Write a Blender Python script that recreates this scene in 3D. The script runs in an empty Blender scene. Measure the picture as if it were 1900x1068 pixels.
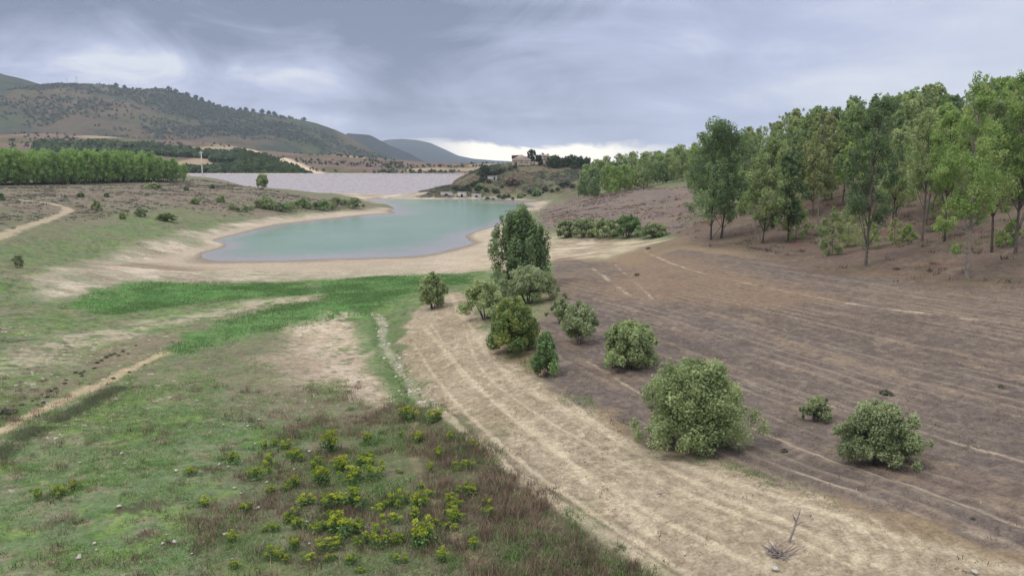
import bpy, math, random
import numpy as np

S = bpy.context.scene
rng = np.random.default_rng(7)
random.seed(7)

# ------------------------------------------------------------------ camera
F = 1500.0                      # focal length in photograph pixels (1900 wide)
CX, CY, HOR = 950.0, 534.0, 305.0
H = 16.0                        # drone height above the lake level
PITCH = math.atan((CY - HOR) / F)
cam_d = bpy.data.cameras.new("camera")
cam = bpy.data.objects.new("camera", cam_d)
S.collection.objects.link(cam)
cam.location = (0, 0, H)
cam.rotation_euler = (math.pi / 2 - PITCH, 0, 0)
cam_d.sensor_width = 36
cam_d.lens = F / 1900 * 36
cam_d.clip_start, cam_d.clip_end = 0.5, 40000
S.camera = cam

# ------------------------------------------------------------------ render settings
S.view_settings.view_transform = 'Standard'
S.view_settings.look = 'None'
S.view_settings.exposure = 0.24
S.view_settings.gamma = 1.0
S.render.engine = 'CYCLES'
S.cycles.use_denoising = True
S.cycles.max_bounces = 5
S.cycles.diffuse_bounces = 3
S.cycles.volume_bounces = 0
S.cycles.transparent_max_bounces = 4

# ------------------------------------------------------------------ node helper
class G:
    """little expression builder for shader node trees"""
    def __init__(s, tree):
        s.t = tree; s.n = tree.nodes; s.l = tree.links
    def new(s, kind, **kw):
        nd = s.n.new(kind)
        for k, v in kw.items(): setattr(nd, k, v)
        return nd
    def put(s, sock, v):
        if v is None: return
        if hasattr(v, 'is_output'): s.l.new(v, sock)
        elif isinstance(v, (tuple, list)) and len(v) == 3 and sock.type == 'RGBA': sock.default_value = (*v, 1)
        else: sock.default_value = v
    def m(s, op, a, b=None, c=None, clamp=False):
        nd = s.new('ShaderNodeMath', operation=op, use_clamp=clamp)
        for i, v in enumerate((a, b, c)): s.put(nd.inputs[i], v)
        return nd.outputs[0]
    def mix(s, f, a, b, mode='MIX'):
        nd = s.new('ShaderNodeMix', data_type='RGBA', blend_type=mode)
        s.put(nd.inputs[0], f); s.put(nd.inputs[6], a); s.put(nd.inputs[7], b)
        return nd.outputs[2]
    def step(s, v, a, b, lo=0.0, hi=1.0):
        nd = s.new('ShaderNodeMapRange', interpolation_type='SMOOTHSTEP')
        s.put(nd.inputs[0], v); s.put(nd.inputs[1], a); s.put(nd.inputs[2], b)
        s.put(nd.inputs[3], lo); s.put(nd.inputs[4], hi)
        return nd.outputs[0]
    def noise(s, vec, scale, detail=4, rough=0.55, dist=0.0):
        nd = s.new('ShaderNodeTexNoise')
        s.put(nd.inputs['Vector'], vec); s.put(nd.inputs['Scale'], scale)
        s.put(nd.inputs['Detail'], detail); s.put(nd.inputs['Roughness'], rough); s.put(nd.inputs['Distortion'], dist)
        return nd.outputs[0]
    def ramp(s, f, stops):
        nd = s.new('ShaderNodeValToRGB'); e = nd.color_ramp.elements
        while len(e) < len(stops): e.new(0.5)
        for el, (p, c) in zip(e, stops): el.position = p; el.color = (*c, 1)
        s.put(nd.inputs[0], f)
        return nd.outputs[0]
    def xyz(s, x, y, z):
        nd = s.new('ShaderNodeCombineXYZ')
        for i, v in enumerate((x, y, z)): s.put(nd.inputs[i], v)
        return nd.outputs[0]

# ------------------------------------------------------------------ sky and sun
SUN_EL, SUN_AZ = math.radians(52), math.radians(-115)      # azimuth from +Y, clockwise
W = bpy.data.worlds.new("World"); S.world = W; W.use_nodes = True
W.node_tree.nodes.clear(); g = G(W.node_tree)
sky = g.new('ShaderNodeTexSky', sky_type='NISHITA', sun_disc=False)
sky.sun_elevation = SUN_EL; sky.sun_rotation = SUN_AZ
tc = g.new('ShaderNodeTexCoord'); sep = g.new('ShaderNodeSeparateXYZ'); g.l.new(tc.outputs['Generated'], sep.inputs[0])
dx, dy, dz = sep.outputs
zz = g.m('ADD', g.m('MAXIMUM', dz, 0.0), 0.15)
pv = g.xyz(g.m('DIVIDE', dx, zz), g.m('DIVIDE', dy, zz), 0.0)
n1 = g.noise(pv, 0.80, 7, 0.55, 0.9)
n2 = g.noise(g.xyz(g.m('MULTIPLY', dx, 1.0), g.m('MULTIPLY', dy, 0.6), g.m('MULTIPLY', dz, 2.3)), 7.0, 7, 0.58, 0.9)
n3 = g.noise(g.xyz(dx, dy, g.m('MULTIPLY', dz, 3.0)), 3.0, 3, 0.5)
cl = g.m('ADD', g.m('MULTIPLY', g.m('SUBTRACT', n1, 0.5), 1.6), g.m('MULTIPLY', g.m('SUBTRACT', n2, 0.5), 1.35))
cl = g.m('ADD', cl, g.m('MULTIPLY', g.m('SUBTRACT', n3, 0.5), 0.7))
right = g.step(dx, -0.08, 0.46)
cl = g.m('MULTIPLY', cl, g.m('SUBTRACT', 1.0, g.m('MULTIPLY', right, 0.72)))      # the right half is a smoother sheet
cl = g.m('ADD', cl, g.m('ADD', 0.36, g.m('MULTIPLY', right, 0.47)))
# thinner, brighter cloud low over the left hills
lx = g.m('DIVIDE', g.m('ADD', dx, 0.36), 0.17); lz = g.m('DIVIDE', g.m('SUBTRACT', dz, 0.105), 0.030)
lo = g.m('EXPONENT', g.m('MULTIPLY', g.m('ADD', g.m('MULTIPLY', lx, lx), g.m('MULTIPLY', lz, lz)), -1.0))
cl = g.m('ADD', cl, g.m('MULTIPLY', lo, g.m('ADD', 0.14, g.m('MULTIPLY', n2, 0.62))))
cl = g.m('SUBTRACT', cl, g.m('MULTIPLY', g.m('MULTIPLY', g.step(dz, 0.09, 0.175), g.step(dx, -0.12, 0.20, 1.0, 0.0)), 0.42))
ccol = g.ramp(cl, [(0.0, (0.185, 0.222, 0.322)), (0.35, (0.295, 0.335, 0.462)), (0.7, (0.43, 0.475, 0.64)), (1.0, (0.66, 0.69, 0.76))])
# clear cream band under the cloud base on the horizon
sx = g.m('DIVIDE', g.m('SUBTRACT', dx, 0.035), 0.125)
sw = g.m('EXPONENT', g.m('MULTIPLY', g.m('MULTIPLY', sx, sx), -1.0))
edge = g.m('ADD', dz, g.m('MULTIPLY', g.m('SUBTRACT', n2, 0.5), 0.045))
band = g.m('MULTIPLY', g.m('MULTIPLY', g.step(edge, 0.019, 0.029, 1.0, 0.0), g.m('MULTIPLY', sw, 1.5)), 1.0, clamp=True)
ccol = g.mix(band, ccol, (1.40, 1.29, 1.05))
up = g.step(dz, 0.22, 0.66)
lum = g.m('ADD', 1.0, g.m('MULTIPLY', up, 2.3))
ccol = g.mix(up, ccol, (0.49, 0.485, 0.50))
bgc = g.new('ShaderNodeBackground'); g.put(bgc.inputs[0], ccol); g.put(bgc.inputs[1], lum)
bgs = g.new('ShaderNodeBackground'); g.put(bgs.inputs[0], sky.outputs[0]); bgs.inputs[1].default_value = 0.1
mx = g.new('ShaderNodeMixShader'); mx.inputs[0].default_value = 0.93
g.l.new(bgs.outputs[0], mx.inputs[1]); g.l.new(bgc.outputs[0], mx.inputs[2])
wo = g.new('ShaderNodeOutputWorld'); g.l.new(mx.outputs[0], wo.inputs[0])

sun_d = bpy.data.lights.new("sun", 'SUN'); sun = bpy.data.objects.new("sun", sun_d); S.collection.objects.link(sun)
sun_d.energy = 1.5; sun_d.angle = math.radians(14); sun_d.color = (1.0, 0.94, 0.86)
sun.rotation_euler = (math.pi / 2 - SUN_EL, 0, -SUN_AZ + math.pi)
sun.location = (-60, -40, 90)

# ------------------------------------------------------------------ numpy noise
def _h(ix, iy, seed):
    n = (ix.astype(np.int64) * 374761393 + iy.astype(np.int64) * 668265263 + seed * 974634777) & 0xffffffff
    n = ((n ^ (n >> 13)) * 1274126177) & 0xffffffff
    return ((n ^ (n >> 16)) & 0xffff) / 65535.0
def vnoise(x, y, seed=0):
    ix, iy = np.floor(x), np.floor(y); fx, fy = x - ix, y - iy
    fx = fx * fx * (3 - 2 * fx); fy = fy * fy * (3 - 2 * fy)
    a, b = _h(ix, iy, seed), _h(ix + 1, iy, seed); c, d = _h(ix, iy + 1, seed), _h(ix + 1, iy + 1, seed)
    return (a * (1 - fx) + b * fx) * (1 - fy) + (c * (1 - fx) + d * fx) * fy
def fbm(x, y, scale, oct=4, seed=0, rough=0.5):
    """0..1, mean 0.5; scale = size of the largest lumps in metres"""
    x = np.asarray(x, float) / scale; y = np.asarray(y, float) / scale
    s = np.zeros(np.broadcast(x, y).shape); a, tot = 1.0, 0.0
    for k in range(oct):
        s = s + a * vnoise(x + 17.3 * k, y - 9.1 * k, seed + k); tot += a
        a *= rough; x = x * 2.03 + 0.31 * y; y = y * 2.03 - 0.29 * x / 2.03
    return s / tot
def sstep(a, b, v):
    t = np.clip((v - a) / (b - a), 0, 1); return t * t * (3 - 2 * t)

# ------------------------------------------------------------------ terrain surface
cp, sp = math.cos(PITCH), math.sin(PITCH)
def ray(px, py):
    xc = (np.asarray(px, float) - CX) / F; yc = (CY - np.asarray(py, float)) / F
    return xc, cp + yc * sp, -sp + yc * cp
CTRL = [  # (photo x, photo y, height above the lake)
 (20,1060,2.2),(400,1060,2.4),(800,1060,2.5),(1190,1062,2.8),(0,850,2.0),(300,850,2.0),(600,850,2.1),(755,800,1.9),
 (0,700,2.2),(200,720,1.6),(450,700,1.6),(650,690,1.6),(745,690,1.3),(300,600,1.3),(500,600,1.2),(690,610,1.1),(0,600,2.6),
 (100,560,1.8),(300,540,1.0),(500,520,.7),(700,520,.8),(840,520,.9),(600,495,.35),(400,495,.4),(250,480,.9),(800,490,.4),(900,490,.6),
 (900,780,2.9),(1000,860,3.1),(1000,800,3.4),(850,650,2.6),(800,620,2.0),(850,560,2.4),(1100,900,3.6),(1400,1000,4.0),(1850,1060,4.7),(1300,840,3.8),
 (1100,650,3.9),(1300,650,4.2),(1600,700,4.6),(1890,700,5.2),(1100,550,4.0),(1300,540,4.7),(1600,560,5.4),(1890,570,6.0),(1890,900,4.9),(1630,860,4.3),
 (1050,520,3.7),(960,545,3.0),(1200,472,4.2),(1050,470,1.9),(1150,452,2.2),(1235,445,3.6),(950,445,.6),(1020,445,1.6),
 (375,470,0),(400,447,0),(460,430,0),(560,412,0),(650,402,0),(733,396,0),(700,369,0),(800,370,0),(900,376,0),(990,383,0),
 (390,481,0),(500,484,0),(650,479,0),(780,474,0),(843,463,0),(870,445,0),(920,420,0),(965,400,0),
 (500,455,-1.2),(650,440,-1.8),(800,420,-1.8),(700,460,-1.0),(880,400,-1.6),(800,385,-1.6),(750,380,-1.2),(850,385,-1.6),(950,390,-1.0),
 (600,390,1.2),(450,410,1.2),(350,440,1.5),(250,440,3.0),(100,480,3.2),(0,500,4.2),(0,430,6.0),(150,420,4.6),(300,400,4.2),
 (0,370,8.2),(150,365,7.8),(300,365,6.8),(450,370,5.0),(550,375,3.5),(650,385,1.2),(0,345,9.0),(150,342,8.8),(300,338,8.6),(380,335,8.3),
 (450,345,6.8),(540,352,5.0),(620,366,3.0),(690,383,.9),
 (1010,392,1.6),(1050,403,3.6),(1150,400,4.6),(1250,400,5.2),(1150,365,7.0),(1250,360,8.2),(1065,372,4.0),(1150,425,3.2),(1050,425,2.4),
 (1320,442,5.5),(1450,450,6.0),(1600,490,6.0),(1790,515,6.2),(1700,440,7.6),(1500,400,8.5),(1800,420,9.2),(1890,500,7.0),(1380,400,7.8),
 (900,366,.6),(1050,371,.9),(820,360.5,1.1),(700,360.5,1.2),(980,368,.8)]
WCTRL = [  # world points: (x, y, z)
 (-60,18,3.0),(60,18,6.0),(0,-40,3.5),(-40,-40,3.5),(60,-40,7),(-120,60,4.2),(-200,100,8),(-260,250,14),(-200,330,11),(-220,420,12),(150,60,11),(150,-20,9),
 (73,200,15),(101,160,19.5),(58,250,12),(50,300,10.5),(33,330,8.0),(200,150,27),(150,250,23),(130,120,16),(120,350,17),(90,300,15),
 (0,425,16.4),(28,425,15.6),(-20,420,11.4),(-34,405,4.5),(60,420,14),(15,392,7.5),(-160,440,10.0),(-100,470,8),(0,500,10),(-230,500,9),(100,500,14),(-90,425,2.0),(-60,430,2.0),(-75,404,1.7),(-50,404,1.6),(-95,404,1.8),(-130,425,3.0)]
pts = []
for px, py, z in CTRL:
    a, b, c = ray(px, py); t = (z - H) / c; pts.append((a * t, b * t, z))
pts = np.array(pts + WCTRL)
def _U(d2): return 0.5 * d2 * np.log(d2 + 1e-12)
SC = 100.0
P2 = pts[:, :2] / SC; nP = len(P2)
K = _U(((P2[:, None] - P2[None]) ** 2).sum(-1)) + np.eye(nP) * 2e-5
A = np.zeros((nP + 3, nP + 3)); A[:nP, :nP] = K; A[:nP, nP] = 1; A[:nP, nP + 1:] = P2; A[nP, :nP] = 1; A[nP + 1:, :nP] = P2.T
cf = np.linalg.solve(A, np.concatenate([pts[:, 2], np.zeros(3)]))
def ground0(x, y):
    """smooth height of the land"""
    x = np.atleast_1d(np.asarray(x, float)); y = np.atleast_1d(np.asarray(y, float)); shp = x.shape
    x = x.ravel(); y = y.ravel(); out = np.empty(x.shape)
    for i in range(0, len(x), 60000):
        q = np.stack([np.clip(x[i:i + 60000], -300, 320), np.clip(y[i:i + 60000], -60, 560)], 1) / SC
        d2 = ((q[:, None, 0] - P2[None, :, 0]) ** 2) + ((q[:, None, 1] - P2[None, :, 1]) ** 2)
        out[i:i + 60000] = _U(d2) @ cf[:nP] + cf[nP] + q @ cf[nP + 1:]
    d = np.hypot(x, y); f = sstep(430, 560, d)
    out = np.clip(out, -3, 34)
    out = out * (1 - f) + 5.0 * f
    return out.reshape(shp)
def at(px, py):
    """where the sight line through a photo pixel meets the land"""
    px = np.atleast_1d(np.asarray(px, float)); py = np.atleast_1d(np.asarray(py, float))
    a, b, c = ray(px, py); n = 420
    t = np.geomspace(16, 1500, n)
    X = a[:, None] * t; Y = b[:, None] * t; Z = H + c[:, None] * t
    below = Z < np.maximum(ground0(X, Y), -0.0)
    k = np.where(below.any(1), below.argmax(1), n - 1); k = np.maximum(k, 1)
    lo, hi = t[k - 1], t[k]
    for _ in range(12):
        mid = (lo + hi) / 2
        bl = (H + c * mid) < np.maximum(ground0(a * mid, b * mid), 0.0)
        hi = np.where(bl, mid, hi); lo = np.where(bl, lo, mid)
    return np.stack([a * hi, b * hi], 1)
def at1(px, py):
    return at([px], [py])[0]
ROWS_DIR = np.array([0.0, 1.0])

# ------------------------------------------------------------------ land cover (world polygons)
def dense(poly, closed=True, step=25):
    out = []
    n = len(poly)
    for i in range(n if closed else n - 1):
        (x0, y0), (x1, y1) = poly[i], poly[(i + 1) % n]
        k = max(1, int(math.hypot(x1 - x0, y1 - y0) / step))
        for j in range(k): out.append((x0 + (x1 - x0) * j / k, y0 + (y1 - y0) * j / k))
    if not closed: out.append(poly[-1])
    return out
AREAS = {
 'mauve': [(1030,482),(1022,560),(990,640),(1000,700),(1100,755),(1200,820),(1330,852),(1480,900),(1700,985),(1900,1040),(2200,1100),(2300,700),(2200,520),(1850,535),(1600,510),(1400,480),(1260,462),(1180,492),(1100,484)],
 'straw': [(762,585),(800,560),(842,543),(885,560),(905,640),(1000,705),(1100,760),(1200,825),(1330,858),(1500,915),(1700,998),(1900,1050),(2100,1110),(2000,1500),(1300,1110),(1150,1010),(1000,905),(900,822),(795,745),(765,690),(745,630)],
 'sand': [(85,555),(110,512),(230,465),(320,437),(400,420),(480,407),(600,394),(735,392),(738,399),(600,420),(420,460),(440,476),(650,474),(850,464),(870,440),(935,418),(930,495),(860,508),(760,505),(600,514),(450,520),(250,522),(150,543)],
 'sand_b': [(850,465),(880,436),(935,410),(1020,440),(1130,446),(1235,446),(1190,462),(1130,482),(1000,484),(930,505),(860,500)],
 'sand_c': [(610,356),(830,358),(900,364),(1020,373),(1005,392),(880,384),(700,377)],
 'mud': [(190,492),(380,480),(660,482),(800,478),(800,486),(650,498),(350,502)],
 'lush_a': [(150,548),(250,522),(400,526),(560,524),(575,546),(450,553),(300,572),(200,582),(130,566)],
 'lush_b': [(305,652),(430,592),(500,566),(600,558),(605,520),(700,512),(865,508),(875,526),(800,532),(720,560),(680,586),(640,577),(560,602),(460,622),(345,656)],
 'pale': [(505,655),(560,603),(635,578),(660,602),(680,680),(735,760),(690,768),(640,705),(560,702),(510,682)],
 'streak': [(-60,668),(120,622),(300,591),(470,556),(590,548),(560,566),(330,606),(180,642),(60,676),(-60,700)],
 'slope': [(-300,345),(0,345),(380,333),(690,383),(600,391),(420,402),(320,385),(200,402),(0,425),(-300,470)],
 'gully': [(660,592),(705,585),(735,640),(770,735),(745,762),(700,705),(668,645)],
 'gullyb': [(722,600),(750,602),(765,660),(740,670)],
 'red': [(1262,432),(1330,462),(1400,478),(1600,508),(1850,536),(2200,530),(2300,330),(1900,300),(1500,330),(1330,390)],
 'purple': [(1000,387),(1060,371),(1150,352),(1290,345),(1290,425),(1240,434),(1030,434),(1005,410)],
 'weedy': [(520,800),(640,770),(760,745),(800,760),(900,830),(1000,912),(1150,1020),(1260,1110),(900,1300),(300,1200),(350,960)],
 'thick': [(735,735),(800,758),(900,828),(1000,910),(1150,1015),(1260,1110),(850,1110),(800,990),(765,880),(745,800)],
 'midbrown': [(330,660),(500,620),(640,700),(750,770),(700,800),(560,790),(420,770),(330,720)],
 'tan': [(1120,500),(1190,462),(1260,470),(1420,515),(1560,560),(1400,560),(1230,560),(1150,545)],
 'rightbase': [(1040,478),(1130,482),(1190,462),(1240,444),(1300,425),(2300,330),(2300,1300),(1500,1200),(1235,1068),(1000,900),(860,780),(900,640),(1000,600)],
 'knoll': [(805,362),(1070,370),(1075,345),(1060,300),(800,300)],
 'brownflat': [(560,552),(640,545),(600,575),(500,600),(400,612),(330,640),(210,700),(120,740),(0,770),(0,735),(200,650),(400,600),(470,570)],
}
LINES = {  # light wheel and furrow lines: points, half width in m
 'l1': ([(838,548),(850,575),(875,605),(900,655),(960,715),(1080,775),(1200,838),(1300,872)], .24),
 'l2': ([(1230,850),(1480,930),(1700,1010),(1900,1066)], .20),
 'l3': ([(1450,868),(1600,920),(1750,968),(1920,1030)], .12),
 'l4': ([(1380,785),(1500,842),(1640,888),(1770,930),(1930,990)], .11),
 'l5': ([(1196,466),(1250,492),(1350,518),(1550,560),(1750,585),(1920,604)], .15),
 'l6': ([(1100,498),(1140,528),(1170,550)], .16),
 'l6b': ([(1140,490),(1180,525),(1215,558)], .12),
 'l7': ([(790,610),(830,655),(880,720),(990,790),(1080,882),(1210,985)], .20),
 'l8': ([(788,738),(870,812),(980,900),(1100,982),(1240,1075)], .22),
 'l9': ([(1380,700),(1520,748),(1700,800),(1920,862)], .05),
 'l10': ([(1090,672),(1180,722),(1240,752)], .08),
 'l11': ([(1050,740),(1150,820),(1300,900),(1500,985),(1650,1060)], .16),
 'l12': ([(770,640),(820,720),(900,800),(1010,890),(1150,985),(1290,1075)], .10),
 'l13': ([(800,600),(850,680),(930,760),(1050,850),(1190,940),(1330,1010),(1450,1068)], .10),
 'l14': ([(860,600),(890,690),(960,745),(1100,830),(1260,905),(1420,970),(1600,1060)], .10),
 'path': ([(-40,818),(0,800),(70,764),(180,714),(250,680),(306,653)], .38),
 'track': ([(-60,462),(0,438),(60,416),(110,401),(133,388),(100,378),(30,370)], .8),
 'stones': ([(600,590),(690,572),(712,590),(706,622),(742,682),(770,722),(792,745)], .35),
 'foot': ([(780,740),(760,800),(775,870),(780,900),(830,960),(900,1068)], .22),
}
def chaikin(p):
    p = np.array(p, float)
    for _ in range(3):
        q = np.empty((2 * len(p), 2)); q[0] = p[0]; q[-1] = p[-1]; q[1:-1:2] = .75 * p[:-1] + .25 * p[1:]; q[2:-1:2] = .25 * p[:-1] + .75 * p[1:]; p = q
    return p
def poly_world(p, closed=True):
    d = np.array(dense(p, closed)) if closed else chaikin(p); return at(d[:, 0], d[:, 1])
AW = {k: poly_world(v) for k, v in AREAS.items()}
LW = {k: (poly_world(v[0], False), v[1]) for k, v in LINES.items()}
def seg_dist(x, y, pl, closed):
    n = len(pl); best = np.full(x.shape, 1e9)
    for i in range(n if closed else n - 1):
        a = pl[i]; b = pl[(i + 1) % n]; d = b - a; L = d @ d + 1e-9
        t = np.clip(((x - a[0]) * d[0] + (y - a[1]) * d[1]) / L, 0, 1)
        best = np.minimum(best, (x - a[0] - t * d[0]) ** 2 + (y - a[1] - t * d[1]) ** 2)
    return np.sqrt(best)
def inside(x, y, pl):
    c = np.zeros(x.shape, bool); n = len(pl)
    for i in range(n):
        x0, y0 = pl[i]; x1, y1 = pl[(i + 1) % n]
        if y0 == y1: continue
        c ^= ((y0 > y) != (y1 > y)) & (x < (x1 - x0) * (y - y0) / (y1 - y0) + x0)
    return c
def area(name, x, y, soft, rag=0.0, lump=4.0, seed=1):
    """0..1 cover of a land-cover patch, ragged edge"""
    pl = AW[name]; pad = 3 * (soft + rag) + 1
    out = np.zeros(x.shape)
    bb = (x > pl[:, 0].min() - pad) & (x < pl[:, 0].max() + pad) & (y > pl[:, 1].min() - pad) & (y < pl[:, 1].max() + pad)
    if not bb.any(): return out
    xx, yy = x[bb], y[bb]
    sd = seg_dist(xx, yy, pl, True) * np.where(inside(xx, yy, pl), 1, -1)
    sd = sd + rag * 2.6 * (fbm(xx, yy, lump, 5, seed, 0.62) - 0.5)
    out[bb] = sstep(-soft, soft, sd)
    return out
def line(name, x, y, soft=0.6):
    pl, w = LW[name]; pad = w * 5 + 2
    out = np.zeros(x.shape)
    bb = (x > pl[:, 0].min() - pad) & (x < pl[:, 0].max() + pad) & (y > pl[:, 1].min() - pad) & (y < pl[:, 1].max() + pad)
    if not bb.any(): return out
    xx, yy = x[bb], y[bb]
    wob = w * 1.6 * (fbm(xx, yy, 2.2, 3, 41) - 0.5)
    d = seg_dist(xx, yy, pl, False) + wob + w * 1.2 * (fbm(xx, yy, .7, 3, 42) - .5)
    out[bb] = 1 - sstep(w * 0.5, w * (1.0 + soft), d)
    return out
def lin(c):
    c = np.asarray(c, float) / 255; return np.where(c < 0.04045, c / 12.92, ((c + 0.055) / 1.055) ** 2.4)
def alb(r, g_, b, k=1.4): return lin((r, g_, b)) / k

# row direction of the ploughed field, from its furrows
_f = LW['l4'][0]; ROWS_DIR = (_f[-1] - _f[0]) / np.linalg.norm(_f[-1] - _f[0])
ROWS_NRM = np.array([-ROWS_DIR[1], ROWS_DIR[0]])

def micro(x, y):
    """small relief on top of the smooth land"""
    d = np.hypot(x, y)
    m = area('mauve', x, y, 1.0)
    z = 0.22 * (fbm(x, y, 7.0, 4, 3) - 0.5) + 0.10 * (fbm(x, y, 1.1, 3, 5) - 0.5)
    v = x * ROWS_NRM[0] + y * ROWS_NRM[1]; u = x * ROWS_DIR[0] + y * ROWS_DIR[1]
    z = z + m * 0.035 * np.sin(6.2832 * (v / .95 + .35 * fbm(u / 12, v / 4, 1.0, 3, 87))) * (1 - sstep(70, 110, d))
    z = z + m * 0.16 * (fbm(u / 9.0, v, 1.1, 3, 8) - 0.5)
    w = area('weedy', x, y, 1.5); z = z + w * 0.25 * (fbm(x, y, 1.6, 3, 9) - 0.5)
    # eroded edge of the bank
    s = line('stones', x, y, 2.5); z = z - 0.35 * s
    p = line('l8', x, y, 1.5); z = z + 0.10 * p
    far = sstep(150, 400, d)
    z = z * (1 - 0.3 * far) + far * 0.9 * (fbm(x, y, 30, 4, 12) - 0.5) * (1 - sstep(380, 440, d) * 0.7)
    return z
def ground(x, y):
    x = np.atleast_1d(np.asarray(x, float)); y = np.atleast_1d(np.asarray(y, float))
    z = ground0(x, y); return z + micro(x, y) * sstep(0.05, 0.7, np.abs(z)) + .22 * (fbm(x, y, 9, 5, 15, .62) - .5) * (1 - sstep(.25, .8, np.abs(z)))
def gz(x, y): return float(ground(x, y)[0])

def cover(x, y, z):
    """ground albedo (dry land colours as they are, no light or shade)"""
    n = len(x); d = np.hypot(x, y)
    C = np.empty((n, 3))
    def lay(mask, col): C[:] = C * (1 - mask[:, None]) + np.asarray(col) * mask[:, None]
    f6 = fbm(x, y, 6, 5, 21, .6); f2 = fbm(x, y, 1.5, 4, 22, .65); f20 = fbm(x, y, 22, 4, 23, .55); f05 = fbm(x, y, 0.45, 3, 24, .7)
    C[:] = alb(110, 128, 92)
    lay(sstep(.42, .66, f6) * .75, alb(134, 126, 106))
    lay(sstep(.50, .70, f20 * .6 + f2 * .4) * .7, alb(116, 138, 88))
    lay(sstep(.56, .70, f05 * .5 + f2 * .5) * .55, alb(150, 138, 118))
    lay(sstep(.55, .68, f2) * .45, alb(90, 118, 70))
    f1 = fbm(x, y, .9, 4, 25, .7); f03 = fbm(x, y, .3, 2, 26)
    lay(sstep(.54, .66, f1) * .6, alb(148, 136, 116)); lay(sstep(.55, .66, fbm(x, y, 1.1, 4, 27, .7)) * .6, alb(84, 116, 62)); lay(sstep(.56, .68, fbm(x, y, 1.7, 4, 28, .7)) * .6, alb(122, 148, 80)); lay(sstep(.60, .68, fbm(x, y, .7, 4, 29, .7)) * .7, alb(86, 78, 64))
    lay(sstep(.76, .84, f03) * sstep(.48, .6, f6) * (d < 80) * .85, alb(205, 200, 180))
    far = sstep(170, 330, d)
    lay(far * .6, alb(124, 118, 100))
    lay(area('slope', x, y, 14, 9, 20) * (.45 + .5 * f6), alb(128, 114, 106)); lay(area('slope', x, y, 10, 8, 20) * sstep(.52, .64, f2) * .6, alb(104, 98, 84)); lay(area('slope', x, y, 10, 8, 20) * sstep(.55, .66, fbm(x, y, 3.5, 4, 78)) * .5, alb(146, 134, 118))
    lay(sstep(.5, .7, fbm(x, y, 14, 4, 77)) * area('slope', x, y, 6, 6, 20) * .6, alb(116, 116, 92))
    lay(area('brownflat', x, y, 2.5, 3.0, 5) * (.3 + .55 * f2), alb(138, 124, 108))
    # shore sand, mud
    for k in ('sand', 'sand_b', 'sand_c'):
        a = area(k, x, y, 2.5, 3.2, 7)
        lay(a * (.45 + .6 * f6 if k == 'sand_c' else np.clip(.35 + 1.0 * f6 - .3 * sstep(.5, .75, f2), 0, 1)), alb(186, 174, 157) if k != 'sand_b' else alb(190, 177, 150))
        lay(a * sstep(.50, .64, f2) * .55, alb(160, 144, 128)); lay(a * sstep(.52, .62, fbm(x * .6, y, 5, 5, 33, .65)) * .6, alb(146, 128, 114)); lay(a * sstep(.55, .64, fbm(x * .7, y, 3, 5, 34, .65)) * .6, alb(212, 200, 178)); lay(a * sstep(.56, .64, fbm(x * .7, y, 6, 5, 36, .65)) * .5 * (k == 'sand'), alb(112, 128, 88))
    lay(area('mud', x, y, 1.2, 1.6, 8) * (.35 + .5 * f6), alb(142, 122, 104))
    wet = (1 - sstep(0.02, 0.22, z)) * (d < 420)
    rim = (1 - sstep(0.25, 0.9, z + .5 * (f6 - .5))) * (d < 300) * (d > 110) * (x < 40)
    lay(rim * .75, alb(188, 174, 154)); lay(wet * .8, alb(128, 118, 106))
    # green swards
    for k in ('lush_a', 'lush_b'):
        a = area(k, x, y, 1.3, 2.8, 4); lay(a * np.clip(.45 + .6 * f6, 0, .95), alb(90, 140, 72)); lay(a * sstep(.54, .66, f2) * .6, alb(118, 136, 92)); lay(a * sstep(.54, .66, fbm(x, y, 3.2, 4, 91, .65)) * .6, alb(74, 112, 62))
    a = area('streak', x, y, 1.6, 2.6, 4); lay(a * sstep(.38, .60, f2 * .6 + f05 * .4) * .8, alb(186, 174, 152))
    a = area('pale', x, y, 2.0, 2.8, 3.5); lay(a * sstep(.32, .52, f2 * .6 + f05 * .4) * .9, alb(194, 176, 154)); lay(a * sstep(.5, .62, f1) * .6, alb(214, 200, 180)); lay(a * sstep(.54, .66, f05 * .5 + f2 * .5) * .6, alb(150, 136, 112))
    a = area('gully', x, y, .5, 1.0, 2); lay(a * (.35 + .6 * f2), alb(98, 124, 78))
    a = area('gullyb', x, y, .4, .5, 2); lay(a * .8, alb(108, 120, 84))
    a = area('rightbase', x, y, 2, 2, 5); lay(a * .95, alb(146, 128, 106)); lay(a * sstep(.5, .66, f6) * .5, alb(124, 112, 94))
    a = area('midbrown', x, y, 3, 3.5, 4) * (.2 + .7 * f1); lay(a, alb(132, 120, 104))
    # mid purple slope, knoll
    a = area('purple', x, y, 3, 4, 12); lay(a * (.6 + .4 * f6), alb(126, 108, 108)); lay(a * sstep(.5, .7, fbm(x, y * .35, 5, 4, 31)) * .35, alb(150, 132, 116))
    a = area('knoll', x, y, 4, 4, 15) * sstep(1.5, 3.5, z); lay(a, alb(114, 108, 88)); lay(a * sstep(.48, .6, f20 * .5 + f6 * .5) * .7, alb(100, 108, 74)); lay(a * sstep(.52, .60, fbm(x, y, 5, 4, 37, .65)) * .7, alb(80, 84, 60)); lay(a * sstep(.55, .7, fbm(x, y, 9, 4, 35)) * .7, alb(130, 112, 110))
    # the dry stubble bank and the dark ploughed field
    v = x * ROWS_NRM[0] + y * ROWS_NRM[1]; u = x * ROWS_DIR[0] + y * ROWS_DIR[1]
    bu = fbm(u / 10, v, 1.0, 4, 51, .6); bv = fbm(u / 16, v, 3.2, 3, 52, .55)
    a = area('straw', x, y, .45, 1.1, 2.6)
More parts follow.
